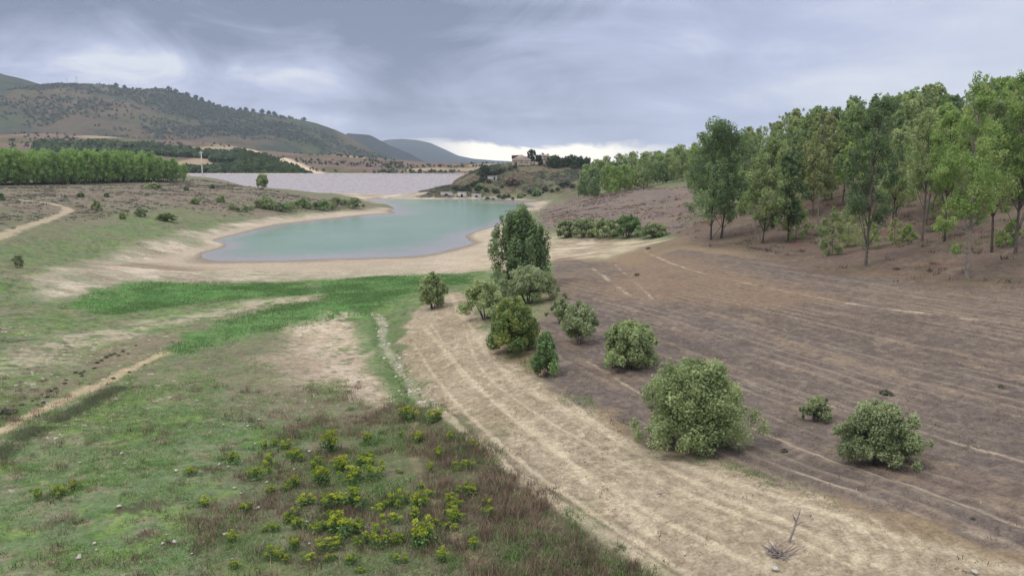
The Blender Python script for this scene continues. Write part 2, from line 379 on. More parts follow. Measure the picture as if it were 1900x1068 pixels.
    lay(a, alb(170, 157, 135)); lay(a * sstep(.52, .68, bu) * .35, alb(154, 138, 116)); lay(a * sstep(.55, .62, fbm(x, y, .5, 3, 85, .75)) * .30, alb(126, 114, 96)); lay(a * sstep(.58, .66, fbm(x, y, .3, 3, 86, .75)) * .4, alb(214, 200, 172)); lay(a * sstep(.56, .68, f05 * .7 + f2 * .3) * .35, alb(142, 126, 106)); lay(a * sstep(.55, .68, f6) * .35, alb(140, 130, 100))
    a = area('mauve', x, y, .6, 1.5, 3.5)
    lay(a, alb(115, 105, 98)); lay(a * sstep(.52, .66, bu) * .55, alb(138, 121, 108)); lay(a * sstep(.50, .64, bv) * .40, alb(98, 89, 83)); lay(a * sstep(.5, .62, fbm(x, y, .9, 4, 53, .7)) * .5, alb(98, 88, 84)); lay(a * sstep(.56, .66, fbm(x, y, .6, 4, 54, .7)) * .5, alb(140, 128, 114)); lay(a * sstep(.58, .70, f2 * .55 + bu * .45) * .5, alb(152, 136, 114))
    lay(a * sstep(.5, .68, f20) * sstep(45, 80, d) * .35, alb(134, 116, 96))
    fu = v / .95 + .35 * (fbm(u / 14, v / 5, 1.0, 3, 81) - .5); fr = np.abs(fu - np.round(fu))
    fl_ = (1 - sstep(.05, .20, fr)) * sstep(.38, .60, fbm(u / 7, v * .8, 1.0, 3, 82)) * (.45 + .55 * sstep(.40, .6, f20))
    lay(area('mauve', x, y, .6, 1.5, 3.5) * fl_ * .50, alb(156, 142, 124))
    d8 = np.zeros(n); bb = (y < 90) & (x > -12); d8[bb] = seg_dist(x[bb], y[bb], LW['l8'][0], False); fu2 = d8 / .62 + .7 * (fbm(x, y, 5, 3, 83) - .5); fr2 = np.abs(fu2 - np.round(fu2))
    lay(area('straw', x, y, .5, 1.0, 2.5) * (1 - sstep(.04, .16, fr2)) * sstep(.42, .6, fbm(x, y, 4, 4, 84)) * .50, alb(198, 184, 158))
    lay(area('straw', x, y, .5, 1.0, 2.5) * sstep(.34, .5, fr2) * sstep(.45, .6, fbm(x, y, 3, 4, 88)) * .45, alb(146, 130, 108))
    a = area('tan', x, y, 3, 4, 8); lay(a * (.35 + .6 * f6), alb(142, 122, 102))
    a = area('red', x, y, 2.5, 3.5, 7); lay(a * .9, alb(112, 97, 90)); lay(a * sstep(.54, .7, f6) * .5, alb(120, 90, 80)); lay(a * sstep(.50, .66, f2) * .6, alb(140, 127, 106)); lay(a * sstep(.54, .66, f05 * .4 + f2 * .6) * .5, alb(84, 76, 66)); lay(a * sstep(.52, .7, fbm(x, y, 3, 4, 61)) * .45, alb(94, 88, 70))
    # weedy foreground: browner earth between the green
    a = area('weedy', x, y, 1.5, 2.5, 3); lay(a * (.25 + .6 * f2), alb(112, 104, 88)); lay(a * sstep(.5, .66, f6) * .5, alb(94, 112, 70))
    a = area('thick', x, y, .6, 1.2, 2.5); lay(a * (.4 + .6 * f2), alb(98, 88, 74)); lay(a * sstep(.52, .64, f2) * .6, alb(92, 108, 68))
    # lines
    for k in LW:
        m = line(k, x, y)
        if k == 'path': lay(m * .85, alb(186, 168, 138))
        elif k == 'track': lay(m * .8, alb(188, 172, 146))
        elif k == 'stones': lay(m * np.clip(.1 + f2, 0, 1) * .8, alb(186, 176, 158))
        elif k == 'foot': lay(m * np.clip(f2 * 1.4 - .2, 0, 1) * .75, alb(170, 152, 126))
        else:
            brk = np.clip(.05 + 2.1 * (fbm(x, y, 2.6, 4, 71, .65) - .33), 0, 1)
            if k in ('l12', 'l13', 'l14', 'l1', 'l7', 'l8', 'l2', 'l11', 'l4'): brk = .45 + .55 * brk
            lay(m * brk * .75, alb(202, 188, 162))
    return C

# ------------------------------------------------------------------ mesh helpers
def mesh(name, V, Fs, mat, parent=None, attrs=None, smooth=False, mats=None, mat_idx=None):
    """V (n,3); Fs list of (m,k) index arrays"""
    me = bpy.data.meshes.new(name)
    V = np.asarray(V, np.float32); me.vertices.add(len(V)); me.vertices.foreach_set('co', V.ravel())
    loops = np.concatenate([f.ravel() for f in Fs]).astype(np.int32)
    tot = np.concatenate([np.full(len(f), f.shape[1], np.int32) for f in Fs])
    start = np.concatenate([[0], np.cumsum(tot)[:-1]]).astype(np.int32)
    me.loops.add(len(loops)); me.loops.foreach_set('vertex_index', loops)
    me.polygons.add(len(tot)); me.polygons.foreach_set('loop_start', start)
    try: me.polygons.foreach_set('loop_total', tot)
    except Exception: pass
    if smooth: me.polygons.foreach_set('use_smooth', np.ones(len(tot), bool))
    for k, v in (attrs or {}).items():
        if v.ndim == 2:
            at_ = me.attributes.new(k, 'FLOAT_COLOR', 'POINT'); c = np.ones((len(V), 4), np.float32); c[:, :3] = v; at_.data.foreach_set('color', c.ravel())
        else:
            at_ = me.attributes.new(k, 'FLOAT', 'POINT'); at_.data.foreach_set('value', v.astype(np.float32))
    for m_ in (mats or [mat]): me.materials.append(m_)
    if mat_idx is not None: me.polygons.foreach_set('material_index', mat_idx.astype(np.int32))
    me.update(calc_edges=True); me.validate()
    o = bpy.data.objects.new(name, me); S.collection.objects.link(o)
    if parent is not None: o.parent = parent
    return o
def tag(o, label=None, cat=None, group=None, kind=None):
    if label: o['label'] = label
    if cat: o['category'] = cat
    if group: o['group'] = group
    if kind: o['kind'] = kind
    return o
def empty(name, loc=(0, 0, 0), rz=0.0):
    o = bpy.data.objects.new(name, None); S.collection.objects.link(o); o.location = loc; o.rotation_euler = (0, 0, rz); o.empty_display_size = .3
    return o
def dup(root):
    r = root.copy(); S.collection.objects.link(r)
    for ch in list(root.children):
        c = ch.copy(); S.collection.objects.link(c); c.parent = r
    return r
def grid_faces(nr, nc):
    i = np.arange((nr - 1) * (nc - 1)); r, c = i // (nc - 1), i % (nc - 1); a = r * nc + c
    return np.stack([a, a + 1, a + nc + 1, a + nc], 1)
def tube(path, rad, sides=7, cap=True):
    """tapered tube along a polyline -> (V, [quads, tris])"""
    P = np.asarray(path, float); n = len(P); T = np.gradient(P, axis=0); T /= np.linalg.norm(T, axis=1)[:, None] + 1e-9
    ref = np.array([1.0, 0.2, 0.1]) if abs(T[0, 0]) < .8 else np.array([0, 1.0, .2])
    A_ = np.cross(T, ref); A_ /= np.linalg.norm(A_, axis=1)[:, None]; B_ = np.cross(T, A_)
    th = np.arange(sides) * 2 * math.pi / sides
    V = P[:, None] + np.asarray(rad, float)[:, None, None] * (np.cos(th)[None, :, None] * A_[:, None] + np.sin(th)[None, :, None] * B_[:, None])
    V = V.reshape(-1, 3); q = []
    for r in range(n - 1):
        for s in range(sides):
            a = r * sides + s; b = r * sides + (s + 1) % sides; q.append((a, b, b + sides, a + sides))
    V = np.concatenate([V, P[-1:]]); t = [((n - 1) * sides + s, (n - 1) * sides + (s + 1) % sides, len(V) - 1) for s in range(sides)]
    return V, np.array(q), np.array(t)
class MB:
    def __init__(s): s.V = []; s.F = {}; s.n = 0; s.att = []
    def add(s, V, *Fs, tint=None):
        for f in Fs: s.F.setdefault(f.shape[1], []).append(np.asarray(f) + s.n)
        s.V.append(np.asarray(V, float)); s.n += len(V)
        s.att.append(np.full(len(V), .5) if tint is None else np.broadcast_to(tint, (len(V),)))
    def tube(s, path, rad, sides=7):
        V, q, t = tube(path, rad, sides); s.add(V, q, t)
    def box(s, x0, x1, y0, y1, z0, z1, jit=0.0):
        V = np.array([(x, y, z) for z in (z0, z1) for y in (y0, y1) for x in (x0, x1)], float)
        if jit: V = V + rng.normal(0, jit, V.shape)
        s.add(V, np.array([(0, 2, 3, 1), (4, 5, 7, 6), (0, 1, 5, 4), (2, 6, 7, 3), (0, 4, 6, 2), (1, 3, 7, 5)]))
    def build(s, name, mat, parent=None, smooth=False):
        return mesh(name, np.concatenate(s.V), [np.concatenate(f) for f in s.F.values()], mat, parent, {'tint': np.concatenate(s.att)}, smooth)

# ------------------------------------------------------------------ materials
def material(name):
    m = bpy.data.materials.new(name); m.use_nodes = True; m.node_tree.nodes.clear(); gg = G(m.node_tree)
    out = gg.new('ShaderNodeOutputMaterial'); return m, gg, out
def attr(gg, name, what='Fac'):
    a = gg.new('ShaderNodeAttribute', attribute_name=name); return a.outputs[what]
def principled(gg, out, col, rough=0.9, spec=0.15, normal=None):
    b = gg.new('ShaderNodeBsdfPrincipled'); gg.put(b.inputs['Base Color'], col); gg.put(b.inputs['Roughness'], rough)
    b.inputs['Specular IOR Level'].default_value = spec
    if normal is not None: gg.l.new(normal, b.inputs['Normal'])
    gg.l.new(b.outputs[0], out.inputs[0]); return b
def leaf_mat(name, dark, mid, light, trans=0.45):
    m, gg, out = material(name)
    oi = gg.new('ShaderNodeObjectInfo')
    t = gg.m('ADD', attr(gg, 'tint'), gg.m('MULTIPLY', gg.m('SUBTRACT', oi.outputs['Random'], .5), .22), clamp=True)
    col = gg.ramp(t, [(0.0, dark), (0.5, mid), (1.0, light)])
    d = gg.new('ShaderNodeBsdfDiffuse'); gg.put(d.inputs[0], col)
    tr = gg.new('ShaderNodeBsdfTranslucent'); gg.put(tr.inputs[0], col)
    gl = gg.new('ShaderNodeBsdfGlossy'); gl.inputs['Roughness'].default_value = .45; gg.put(gl.inputs[0], (.5, .5, .5))
    a = gg.new('ShaderNodeMixShader'); a.inputs[0].default_value = trans; gg.l.new(d.outputs[0], a.inputs[1]); gg.l.new(tr.outputs[0], a.inputs[2])
    b = gg.new('ShaderNodeMixShader'); b.inputs[0].default_value = .02; gg.l.new(a.outputs[0], b.inputs[1]); gg.l.new(gl.outputs[0], b.inputs[2])
    gg.l.new(b.outputs[0], out.inputs[0]); return m
def flat_mat(name, c1, c2, scale=3.0, rough=.9, bump=0.0):
    m, gg, out = material(name); tcn = gg.new('ShaderNodeTexCoord')
    n = gg.noise(tcn.outputs['Object'], scale, 5, .6)
    col = gg.ramp(n, [(.3, c1), (.7, c2)]); nm = None
    if bump:
        bn = gg.new('ShaderNodeBump'); bn.inputs['Strength'].default_value = bump; bn.inputs['Distance'].default_value = .05; gg.l.new(n, bn.inputs['Height']); nm = bn.outputs[0]
    principled(gg, out, col, rough, .15, nm); return m

m_ground, gg, out = material('ground_cover')
geo = gg.new('ShaderNodeNewGeometry'); pos = geo.outputs['Position']
c = attr(gg, 'cover', 'Color')
na = gg.noise(pos, 9.0, 4, .7); nb = gg.noise(pos, 2.3, 4, .6)
val = gg.m('ADD', gg.m('MULTIPLY', na, 1.5), gg.m('ADD', gg.m('MULTIPLY', nb, 1.1), -.55))        # about 0.75 on average
c = gg.mix(1.0, c, gg.xyz(gg.m('ADD', val, .25), gg.m('ADD', val, .25), gg.m('ADD', val, .25)), 'MULTIPLY')
bp = gg.new('ShaderNodeBump'); bp.inputs['Strength'].default_value = .7; bp.inputs['Distance'].default_value = .12
gg.l.new(gg.m('ADD', na, nb), bp.inputs['Height'])
principled(gg, out, c, .95, .05, bp.outputs[0])

m_hill, gg, out = material('hill_cover')
geo = gg.new('ShaderNodeNewGeometry'); pos = geo.outputs['Position']; c = attr(gg, 'cover', 'Color')
na = gg.noise(pos, .06, 6, .7); v = gg.m('ADD', gg.m('MULTIPLY', na, 1.1), .45)
principled(gg, out, gg.mix(1.0, c, gg.xyz(v, v, v), 'MULTIPLY'), .95, .0)

m_water, gg, out = material('lake_water')
geo = gg.new('ShaderNodeNewGeometry'); pos = geo.outputs['Position']
mp = gg.new('ShaderNodeMapping'); mp.inputs['Scale'].default_value = (1, 2.2, 1); gg.l.new(pos, mp.inputs[0])
r1 = gg.noise(mp.outputs[0], 1.1, 4, .6); r2 = gg.noise(pos, .045, 4, .6, .6)
bp = gg.new('ShaderNodeBump'); bp.inputs['Strength'].default_value = .35; bp.inputs['Distance'].default_value = .06; gg.l.new(r1, bp.inputs['Height'])
col = gg.ramp(r2, [(.3, (.105, .180, .125)), (.7, (.145, .215, .150))])
sh = gg.m('ADD', attr(gg, 'depth'), gg.m('MULTIPLY', gg.m('SUBTRACT', gg.noise(pos, .12, 4, .6), .5), .5))
col = gg.mix(gg.step(sh, .05, .95), (.215, .205, .200), col)          # silt stirred up in the shallows
b = principled(gg, out, col, .22, .3, bp.outputs[0]); b.inputs['IOR'].default_value = 1.33

m_dam, gg, out = material('dam_rockfill')
tcn = gg.new('ShaderNodeTexCoord'); pos = tcn.outputs['Object']
n = gg.noise(pos, .55, 6, .75); n2 = gg.noise(pos, .06, 3, .5)
col = gg.mix(gg.m('MULTIPLY', n2, .5), gg.ramp(n, [(.28, (.19, .17, .185)), (.5, (.275, .255, .27)), (.75, (.35, .33, .345))]), (.29, .265, .275))
bp = gg.new('ShaderNodeBump'); bp.inputs['Strength'].default_value = 1.0; bp.inputs['Distance'].default_value = .6; gg.l.new(n, bp.inputs['Height'])
principled(gg, out, col, .9, .1, bp.outputs[0])

m_bark_d = flat_mat('bark_dark', (.045, .036, .030), (.10, .085, .07), 3, .9, .4)
m_bark_p = flat_mat('bark_pale', (.13, .115, .10), (.30, .27, .24), 2, .85, .3)
m_bark_m = flat_mat('bark_grey_brown', (.07, .058, .05), (.16, .14, .12), 3, .9, .4)
m_stone = flat_mat('limestone', (.27, .25, .21), (.50, .47, .41), 3, .9, .5)
m_conc = flat_mat('pale_concrete', (.42, .40, .37), (.62, .59, .55), .7, .9, .2)
m_plaster = flat_mat('weathered_plaster', (.25, .20, .165), (.42, .36, .30), .9, .9, .3)
m_tile = flat_mat('old_roof_tile', (.20, .13, .10), (.32, .23, .18), 2, .9, .4)
m_dark = flat_mat('dark_opening', (.012, .011, .010), (.02, .018, .016), 1)
m_metal = flat_mat('galvanised_metal', (.38, .38, .39), (.52, .52, .53), 2, .5)
m_wood = flat_mat('grey_deadwood', (.12, .10, .095), (.30, .26, .25), 5, .9, .4)
L_euc = leaf_mat('eucalyptus_leaf', (0.146, 0.196, 0.086), (0.282, 0.366, 0.150), (0.481, 0.496, 0.260))
L_eucd = leaf_mat('eucalyptus_leaf_dark', (0.086, 0.131, 0.066), (0.165, 0.240, 0.108), (0.296, 0.389, 0.177))
L_eucy = leaf_mat('eucalyptus_leaf_yellowish', (0.167, 0.193, 0.084), (0.302, 0.341, 0.148), (0.475, 0.514, 0.245))
L_eucb = leaf_mat('eucalyptus_leaf_bright', (0.135, 0.206, 0.064), (0.269, 0.393, 0.117), (0.462, 0.496, 0.210))
L_far = leaf_mat('far_dark_leaf', (0.036, 0.059, 0.036), (0.073, 0.107, 0.059), (0.121, 0.162, 0.084))
L_hill = leaf_mat('hill_scrub_leaf', (0.056, 0.077, 0.062), (0.083, 0.107, 0.083), (0.125, 0.150, 0.110))
L_plant = leaf_mat('plantation_leaf', (0.132, 0.207, 0.064), (0.250, 0.394, 0.110), (0.413, 0.469, 0.183))
L_bush = leaf_mat('bush_leaf', (0.180, 0.235, 0.110), (0.330, 0.403, 0.185), (0.479, 0.549, 0.276))
L_bushy = leaf_mat('bush_leaf_yellow_green', (.075, .120, .045), (.155, .225, .075), (.36, .40, .12))
L_bushg = leaf_mat('bush_leaf_grey_green', (0.148, 0.184, 0.092), (0.285, 0.339, 0.175), (0.454, 0.514, 0.292))
L_bushd = leaf_mat('bush_leaf_deep_green', (0.099, 0.161, 0.067), (0.202, 0.312, 0.122), (0.351, 0.475, 0.209))
L_grass = leaf_mat('grass_blade', (0.091, 0.144, 0.050), (0.151, 0.255, 0.081), (0.266, 0.373, 0.145), .3)
L_lush = leaf_mat('lush_blade', (.075, .135, .046), (.12, .215, .072), (.185, .29, .115), .35)
L_weed = leaf_mat('dry_weed', (0.098, 0.072, 0.054), (0.189, 0.138, 0.103), (0.393, 0.305, 0.213), .15)
L_weedg = leaf_mat('green_weed', (0.056, 0.103, 0.037), (0.106, 0.185, 0.059), (0.187, 0.289, 0.098), .25)
L_yel = leaf_mat('yellow_flower_tops', (0.117, 0.172, 0.026), (0.243, 0.301, 0.033), (0.487, 0.490, 0.049), .25)
L_straw = leaf_mat('straw_stalk', (.20, .165, .11), (.34, .285, .195), (.46, .40, .29), .15)
L_tuss = leaf_mat('dark_tussock', (0.056, 0.064, 0.045), (0.116, 0.123, 0.084), (0.195, 0.193, 0.123), .15)

# ------------------------------------------------------------------ ground sheet
APEX_Y = -28.0
ang = np.concatenate([np.linspace(-82, -36, 70, endpoint=False), np.linspace(-36, 36, 900), np.linspace(36, 82, 71)[1:]]) * math.pi / 180
dist = np.concatenate([np.geomspace(12, 42, 24, endpoint=False), np.geomspace(42, 470, 800, endpoint=False), np.geomspace(470, 7150, 60)])
DD, AA = np.meshgrid(dist, ang, indexing='ij')
gx = (DD * np.sin(AA)).ravel(); gy = (APEX_Y + DD * np.cos(AA)).ravel()
gzz = ground(gx, gy)
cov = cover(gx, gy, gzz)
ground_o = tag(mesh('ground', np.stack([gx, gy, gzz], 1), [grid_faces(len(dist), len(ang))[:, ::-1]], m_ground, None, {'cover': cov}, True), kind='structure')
ground_o['label'] = 'dry valley floor and slopes around the reservoir'

# lake surface
wx = np.linspace(-190, 60, 260); wy = np.concatenate([np.linspace(118, 200, 160, endpoint=False), np.linspace(200, 412, 140)]); WX, WY = np.meshgrid(wx, wy)
wdep = -ground(WX.ravel(), WY.ravel())
tag(mesh('water', np.stack([WX.ravel(), WY.ravel(), np.zeros(WX.size)], 1), [grid_faces(300, 260)], m_water, None, {'depth': wdep}, True), 'turquoise reservoir water', kind='structure')

# ------------------------------------------------------------------ hills
def pv_(px, D): return (px - CX) / F * D
def zz_(py, D): return H + (HOR - py) / F * D
def hill(name, prof, Dr, Df, Db, zf, cov_fn, spur=0.10, spur_len=220, nu=260, nv=110, seed=0, label=None, pw=1.0, zfront=None):
    px = np.array([p[0] for p in prof], float); zr = np.array([zz_(p[1], Dr) for p in prof])
    xs = np.linspace(pv_(px[0], Dr), pv_(px[-1], Dr), nu); zr = np.interp(xs, pv_(px, Dr), zr)
    v = np.concatenate([np.linspace(0, 1, nv), np.linspace(1, 2, nv // 3)[1:]])
    Vv, X = np.meshgrid(v, xs, indexing='ij'); ZR = np.broadcast_to(zr, X.shape)
    Y = np.where(Vv <= 1, Df + (Dr - Df) * Vv, Dr + (Db - Dr) * (Vv - 1))
    prof_v = np.where(Vv <= 1, np.clip(Vv, 0, 1) ** pw, 1 - sstep(0, 1, Vv - 1))
    Hh = ZR - zf
    sp_ = (fbm(X + .25 * Y, Y * .35, spur_len, 5, seed, .55) - .5) * 2
    amp = np.clip(Vv * (1 - Vv) * 4, 0, 1)
    Z = zf + Hh * prof_v + spur * np.maximum(Hh, 0) * sp_ * amp + np.maximum(Hh, 0) * .012 * (fbm(X, Y, spur_len * .15, 3, seed + 5) - .5)
    # ends run down into the ground
    C_ = cov_fn(X.ravel(), Y.ravel(), Z.ravel(), Vv.ravel())
    o = mesh(name, np.stack([X, Y, Z], -1).reshape(-1, 3), [grid_faces(len(v), nu)], m_hill, None, {'cover': C_}, True)
    tag(o, label, kind='structure')
    return (xs, v, Z, Df, Dr)
def hill_z(hs, x, v):
    xs, vv, Z, Df, Dr = hs
    i = np.clip(np.searchsorted(xs, x) - 1, 0, len(xs) - 2); j = np.clip(np.searchsorted(vv, v) - 1, 0, len(vv) - 2)
    fx = np.clip((x - xs[i]) / (xs[i + 1] - xs[i]), 0, 1); fv = np.clip((v - vv[j]) / (vv[j + 1] - vv[j]), 0, 1)
    return (Z[j, i] * (1 - fx) + Z[j, i + 1] * fx) * (1 - fv) + (Z[j + 1, i] * (1 - fx) + Z[j + 1, i + 1] * fx) * fv

def cov_main(x, y, z, v):
    C = np.empty((len(x), 3)); C[:] = alb(74, 82, 70)
    def lay(m, c): C[:] = C * (1 - m[:, None]) + np.asarray(c) * m[:, None]
    a = fbm(x, y, 260, 5, 101, .6); b_ = fbm(x, y, 70, 4, 102, .6)
    lay(sstep(.48, .62, a) * .7, alb(108, 94, 80)); lay(sstep(.5, .62, fbm(x, y, 34, 4, 104, .65)) * .5, alb(58, 70, 60)); lay(sstep(.5, .62, fbm(x, y, 330, 5, 103, .6)) * .85, alb(56, 70, 60)); lay(sstep(.55, .68, b_) * .6, alb(92, 98, 72))
    lay(sstep(.5, .6, fbm(x * 1.2 + .3 * y, y * .25, 160, 5, 106, .6)) * .6, alb(114, 102, 84)); lay((1 - sstep(.02, .16, v + .1 * (a - .5))) * .7, alb(136, 124, 106))
    return C
def cov_tan(x, y, z, v):
    C = np.empty((len(x), 3)); C[:] = alb(124, 108, 98)
    def lay(m, c): C[:] = C * (1 - m[:, None]) + np.asarray(c) * m[:, None]
    a = fbm(x, y, 90, 5, 111, .6); b_ = fbm(x, y * .5, 45, 5, 112, .6)
    lay(sstep(.48, .6, a) * .8, alb(116, 102, 96)); lay(sstep(.50, .62, b_) * .8, alb(98, 98, 76)); lay(sstep(.56, .66, fbm(x, y * .4, 60, 5, 113)) * .7, alb(176, 158, 132))
    vv = (y - 470) / 430; xr = (np.interp(vv, [.12, 1.0], [612, 462]) - CX) / F * y      # pale graded strip running down to the dam
    lay((1 - sstep(5, 8, np.abs(x - xr) + 3 * (b_ - .5))) * (vv < .98) * .95, alb(206, 188, 164))
    return C
def cov_blue(x, y, z, v):
    C = np.empty((len(x), 3)); C[:] = alb(54, 64, 66)
    m = sstep(.45, .62, fbm(x, y, 500, 5, 121, .6)) * .5; C[:] = C * (1 - m[:, None]) + alb(72, 74, 70) * m[:, None]
    return C
main_prof = [(-700,120),(-300,100),(-60,112),(0,137),(60,152),(100,165),(130,169),(180,160),(220,164),(255,170),(290,173),(320,171),(350,180),(400,196),(450,208),(500,214),(550,222),(590,230),(620,241),(655,262),(690,280),(715,292),(740,303)]
HM = hill('hills', main_prof, 2000, 1000, 3000, 5, cov_main, .24, 230, 300, 120, 3, 'long scrubby hill on the far left skyline', .85)
tan_prof = [(-700,262),(0,252),(100,249),(200,254),(300,260),(400,266),(470,278),(560,286),(650,289),(720,295),(800,302),(870,302),(950,304),(1100,306)]
HT = hill('hillside', tan_prof, 900, 470, 1300, 5.0, cov_tan, .18, 90, 300, 100, 9, 'tan and mauve foothills behind the dam', .8)
blue_a = [(600,300),(630,262),(650,249),(690,252),(720,268),(760,285),(790,303)]
hill('hills', blue_a, 2900, 2300, 3500, 5, cov_blue, .1, 260, 80, 50, 15, 'dark wooded spur beyond the left hill', .9)
blue_b = [(640,303),(680,285),(705,264),(725,260),(750,259),(775,261),(800,266),(825,277),(850,289),(880,295),(920,298),(960,300),(1020,301),(1250,304)]
hill('hills', blue_b, 5200, 3800, 6800, 5, cov_blue, .08, 600, 140, 50, 17, 'blue hill in the far distance', .9)

# ------------------------------------------------------------------ foliage builders
def leaves(clumps, n, size, r_, asp=.55, up=.35, shell=.45, tvar=.28, cvar=.22, flat=0.0):
    """n leaf quads spread over ellipsoid clumps [(cx,cy,cz,rx,ry,rz)]"""
    cl_ = np.asarray(clumps, float); vol = (cl_[:, 3] * cl_[:, 4] * cl_[:, 5]) ** (2 / 3)
    k = r_.choice(len(cl_), n, p=vol / vol.sum())
    d = r_.normal(size=(n, 3)); d /= np.linalg.norm(d, axis=1)[:, None]
    rr = r_.random(n) ** shell
    P = cl_[k, :3] + d * cl_[k, 3:] * rr[:, None]
    nrm = d * .7 + r_.normal(size=(n, 3)) * .75; nrm[:, 2] += up; nrm /= np.linalg.norm(nrm, axis=1)[:, None]
    t = np.cross(nrm, r_.normal(size=(n, 3))); t[:, 2] -= flat; t /= np.linalg.norm(t, axis=1)[:, None]; b = np.cross(nrm, t)
    s = size * (.55 + .9 * r_.random(n))[:, None]
    V = np.stack([P - t * s, P + b * s * asp, P + t * s, P - b * s * asp], 1).reshape(-1, 3)
    ct = np.clip(r_.normal(0, cvar * .8, len(cl_)), -.35, .35)
    tint = np.clip(.46 + ct[k] + r_.normal(0, tvar * .26, n), 0, 1)
    return V, np.arange(4 * n).reshape(n, 4), np.repeat(tint, 4)
def wob_path(p0, p1, n, amp, r_):
    t = np.linspace(0, 1, n)[:, None]; P = np.asarray(p0) * (1 - t) + np.asarray(p1) * t
    w = np.cumsum(r_.normal(0, amp, (n, 3)), 0) * t; w[0] = 0
    w[:, 2] *= .3; return P + w
def eucalypt(name, h, w, base, seed, leafmat, bark, nleaf, leaf, nclump=16, clump=.2, trunks=1, tr=.012, extra=(), taper=.35):
    """tall open tree: pale trunk, ascending limbs, separate leaf clumps. Unit metres, base at 0"""
    r_ = np.random.default_rng(seed); root = empty(name)
    mb = MB(); clumps = []
    for q in range(trunks):
        bx = (q - (trunks - 1) / 2) * w * .16
        top = np.array([bx * 1.8 + r_.normal(0, w * .05), r_.normal(0, w * .05), h * (.97 if q == 0 else .86)])
        P = wob_path((bx, 0, -.25), top, 9, h * .006, r_); R = np.linspace(1, .12, 9) ** .9 * h * tr * .68; R[0] *= 1.35
        mb.tube(P, R, 8)
        n = int(nclump * 1.7) // trunks
        for i in range(n):
            f = base + (1 - base) * (i + .5 + r_.random() * .4) / n; f = min(f, .98)
            j = f * 8; a = P[int(j)] * (1 - j % 1) + P[min(8, int(j) + 1)] * (j % 1)
            u = (f - base) / (1 - base)
            spread = w * .44 * (math.sin(math.pi * min(1, u * .80 + .20)) ** .7) * (.45 + .6 * r_.random())
            th = i * 2.4 + r_.random() * 1.2
            c_ = a + np.array([math.cos(th) * spread, math.sin(th) * spread, h * (.02 + .05 * r_.random())])
            c_[2] = min(c_[2], h * .965)
            cr = h * clump * .42 * (.45 + .9 * r_.random()) * (1 - taper * u)
            clumps.append((*c_, cr * .85, cr * .85, cr * .95))
            st = P[int(max(0, j - .9))]
            L = wob_path(st, c_, 4, h * .006, r_); mb.tube(L, np.array([.30, .22, .15, .06]) * h * tr * .8, 5)
            for _ in range(3):
                o = c_ + np.clip(r_.normal(0, .8, 3), -1.25, 1.25) * cr; clumps.append((*o, cr * .42, cr * .42, cr * .55))
    for e in extra:
        c_ = np.array(e[:3]); clumps.append((*c_, e[3], e[3], e[3] * .7))
        for _ in range(4): o = c_ + r_.normal(0, e[3] * .6, 3); clumps.append((*o, e[3] * .5, e[3] * .5, e[3] * .35))
        mb.tube(wob_path((0, 0, c_[2] * .85), c_, 4, h * .004, r_), np.array([.35, .28, .2, .1]) * h * tr, 5)
    V, Q, T = leaves(clumps, int(nleaf * 1.8), leaf * .44, r_, flat=.5)
    mb.build('trunk', bark, root, True); mesh('crown', V, [Q], leafmat, root, {'tint': T})
    root['h'] = h
    return root
def bush(name, w, hgt, seed, leafmat, bark, nleaf, leaf, nclump=26, peak=0.5, gap=.0, stemh=.25, skirt=.14, lean=0.0, extra=()):
    r_ = np.random.default_rng(seed); root = empty(name); clumps = []; f1, f2 = r_.random(2) * 6.28
    lobe = lambda th, zf: 1 + .20 * math.sin(2 * th + f1 + 2 * zf) + .13 * math.sin(3 * th + f2 - 3 * zf)
    for i in range(nclump):
        th = i * 2.39996 + r_.random() * .6; u = (i + .5) / nclump
        zf = skirt + (1 - skirt) * u ** .85
        rad = (1 - zf ** (1.6 + 2 * peak)) ** .5 * .5 * (.58 + .45 * r_.random()) * lobe(th, zf)
        if r_.random() < gap: continue
        cr = (.115 + .085 * r_.random()) * (1.08 - .25 * zf)
        clumps.append((math.cos(th) * rad * w + lean * zf * w, math.sin(th) * rad * w, min(zf, 1 - cr * .8) * hgt, cr * w * .95, cr * w * .95, cr * hgt * 1.05))
    for ex, ez, er in extra:
        for _ in range(7): q = er * (.35 + .3 * r_.random()); o = np.clip(r_.normal(0, .5, 3), -.9, .9) * er; clumps.append(((ex + o[0]) * w, o[1] * w, ez * hgt + o[2] * w, q * w, q * w, q * w))
    for _ in range(nclump * 2):
        th = r_.random() * 6.28; zf = skirt + (1 - skirt) * r_.random() ** .8; rad = (1 - zf ** (1.6 + 2 * peak)) ** .5 * .5 * (.84 + .36 * r_.random()) * lobe(th, zf); q = .04 + .045 * r_.random()
        clumps.append((math.cos(th) * rad * w + lean * zf * w, math.sin(th) * rad * w, zf * hgt * (.90 + .14 * r_.random()), q * w, q * w, q * hgt * 1.5))
    for _ in range(nclump // 3):
        th = r_.random() * 6.28; rr = r_.random() * .25; clumps.append((math.cos(th) * rr * w, math.sin(th) * rr * w, (.3 + .45 * r_.random()) * hgt, .2 * w, .2 * w, .2 * hgt))
    V, Q, T = leaves(clumps, int(nleaf * 2.8), leaf * .52, r_, shell=.5, flat=.25)
    V[:, 2] = np.maximum(V[:, 2], .02)
    mb = MB()
    for i in range(7):
        th = r_.random() * 6.28; e = np.array([math.cos(th) * w * .3, math.sin(th) * w * .3, hgt * (.55 + .3 * r_.random())])
        mb.tube(wob_path((math.cos(th) * .03 * w, math.sin(th) * .03 * w, -.15), e, 6, w * .015, r_), np.linspace(1, .25, 6) * w * .016, 5)
    mb.build('stem', bark, root, True); mesh('foliage', V, [Q], leafmat, root, {'tint': T})
    return root
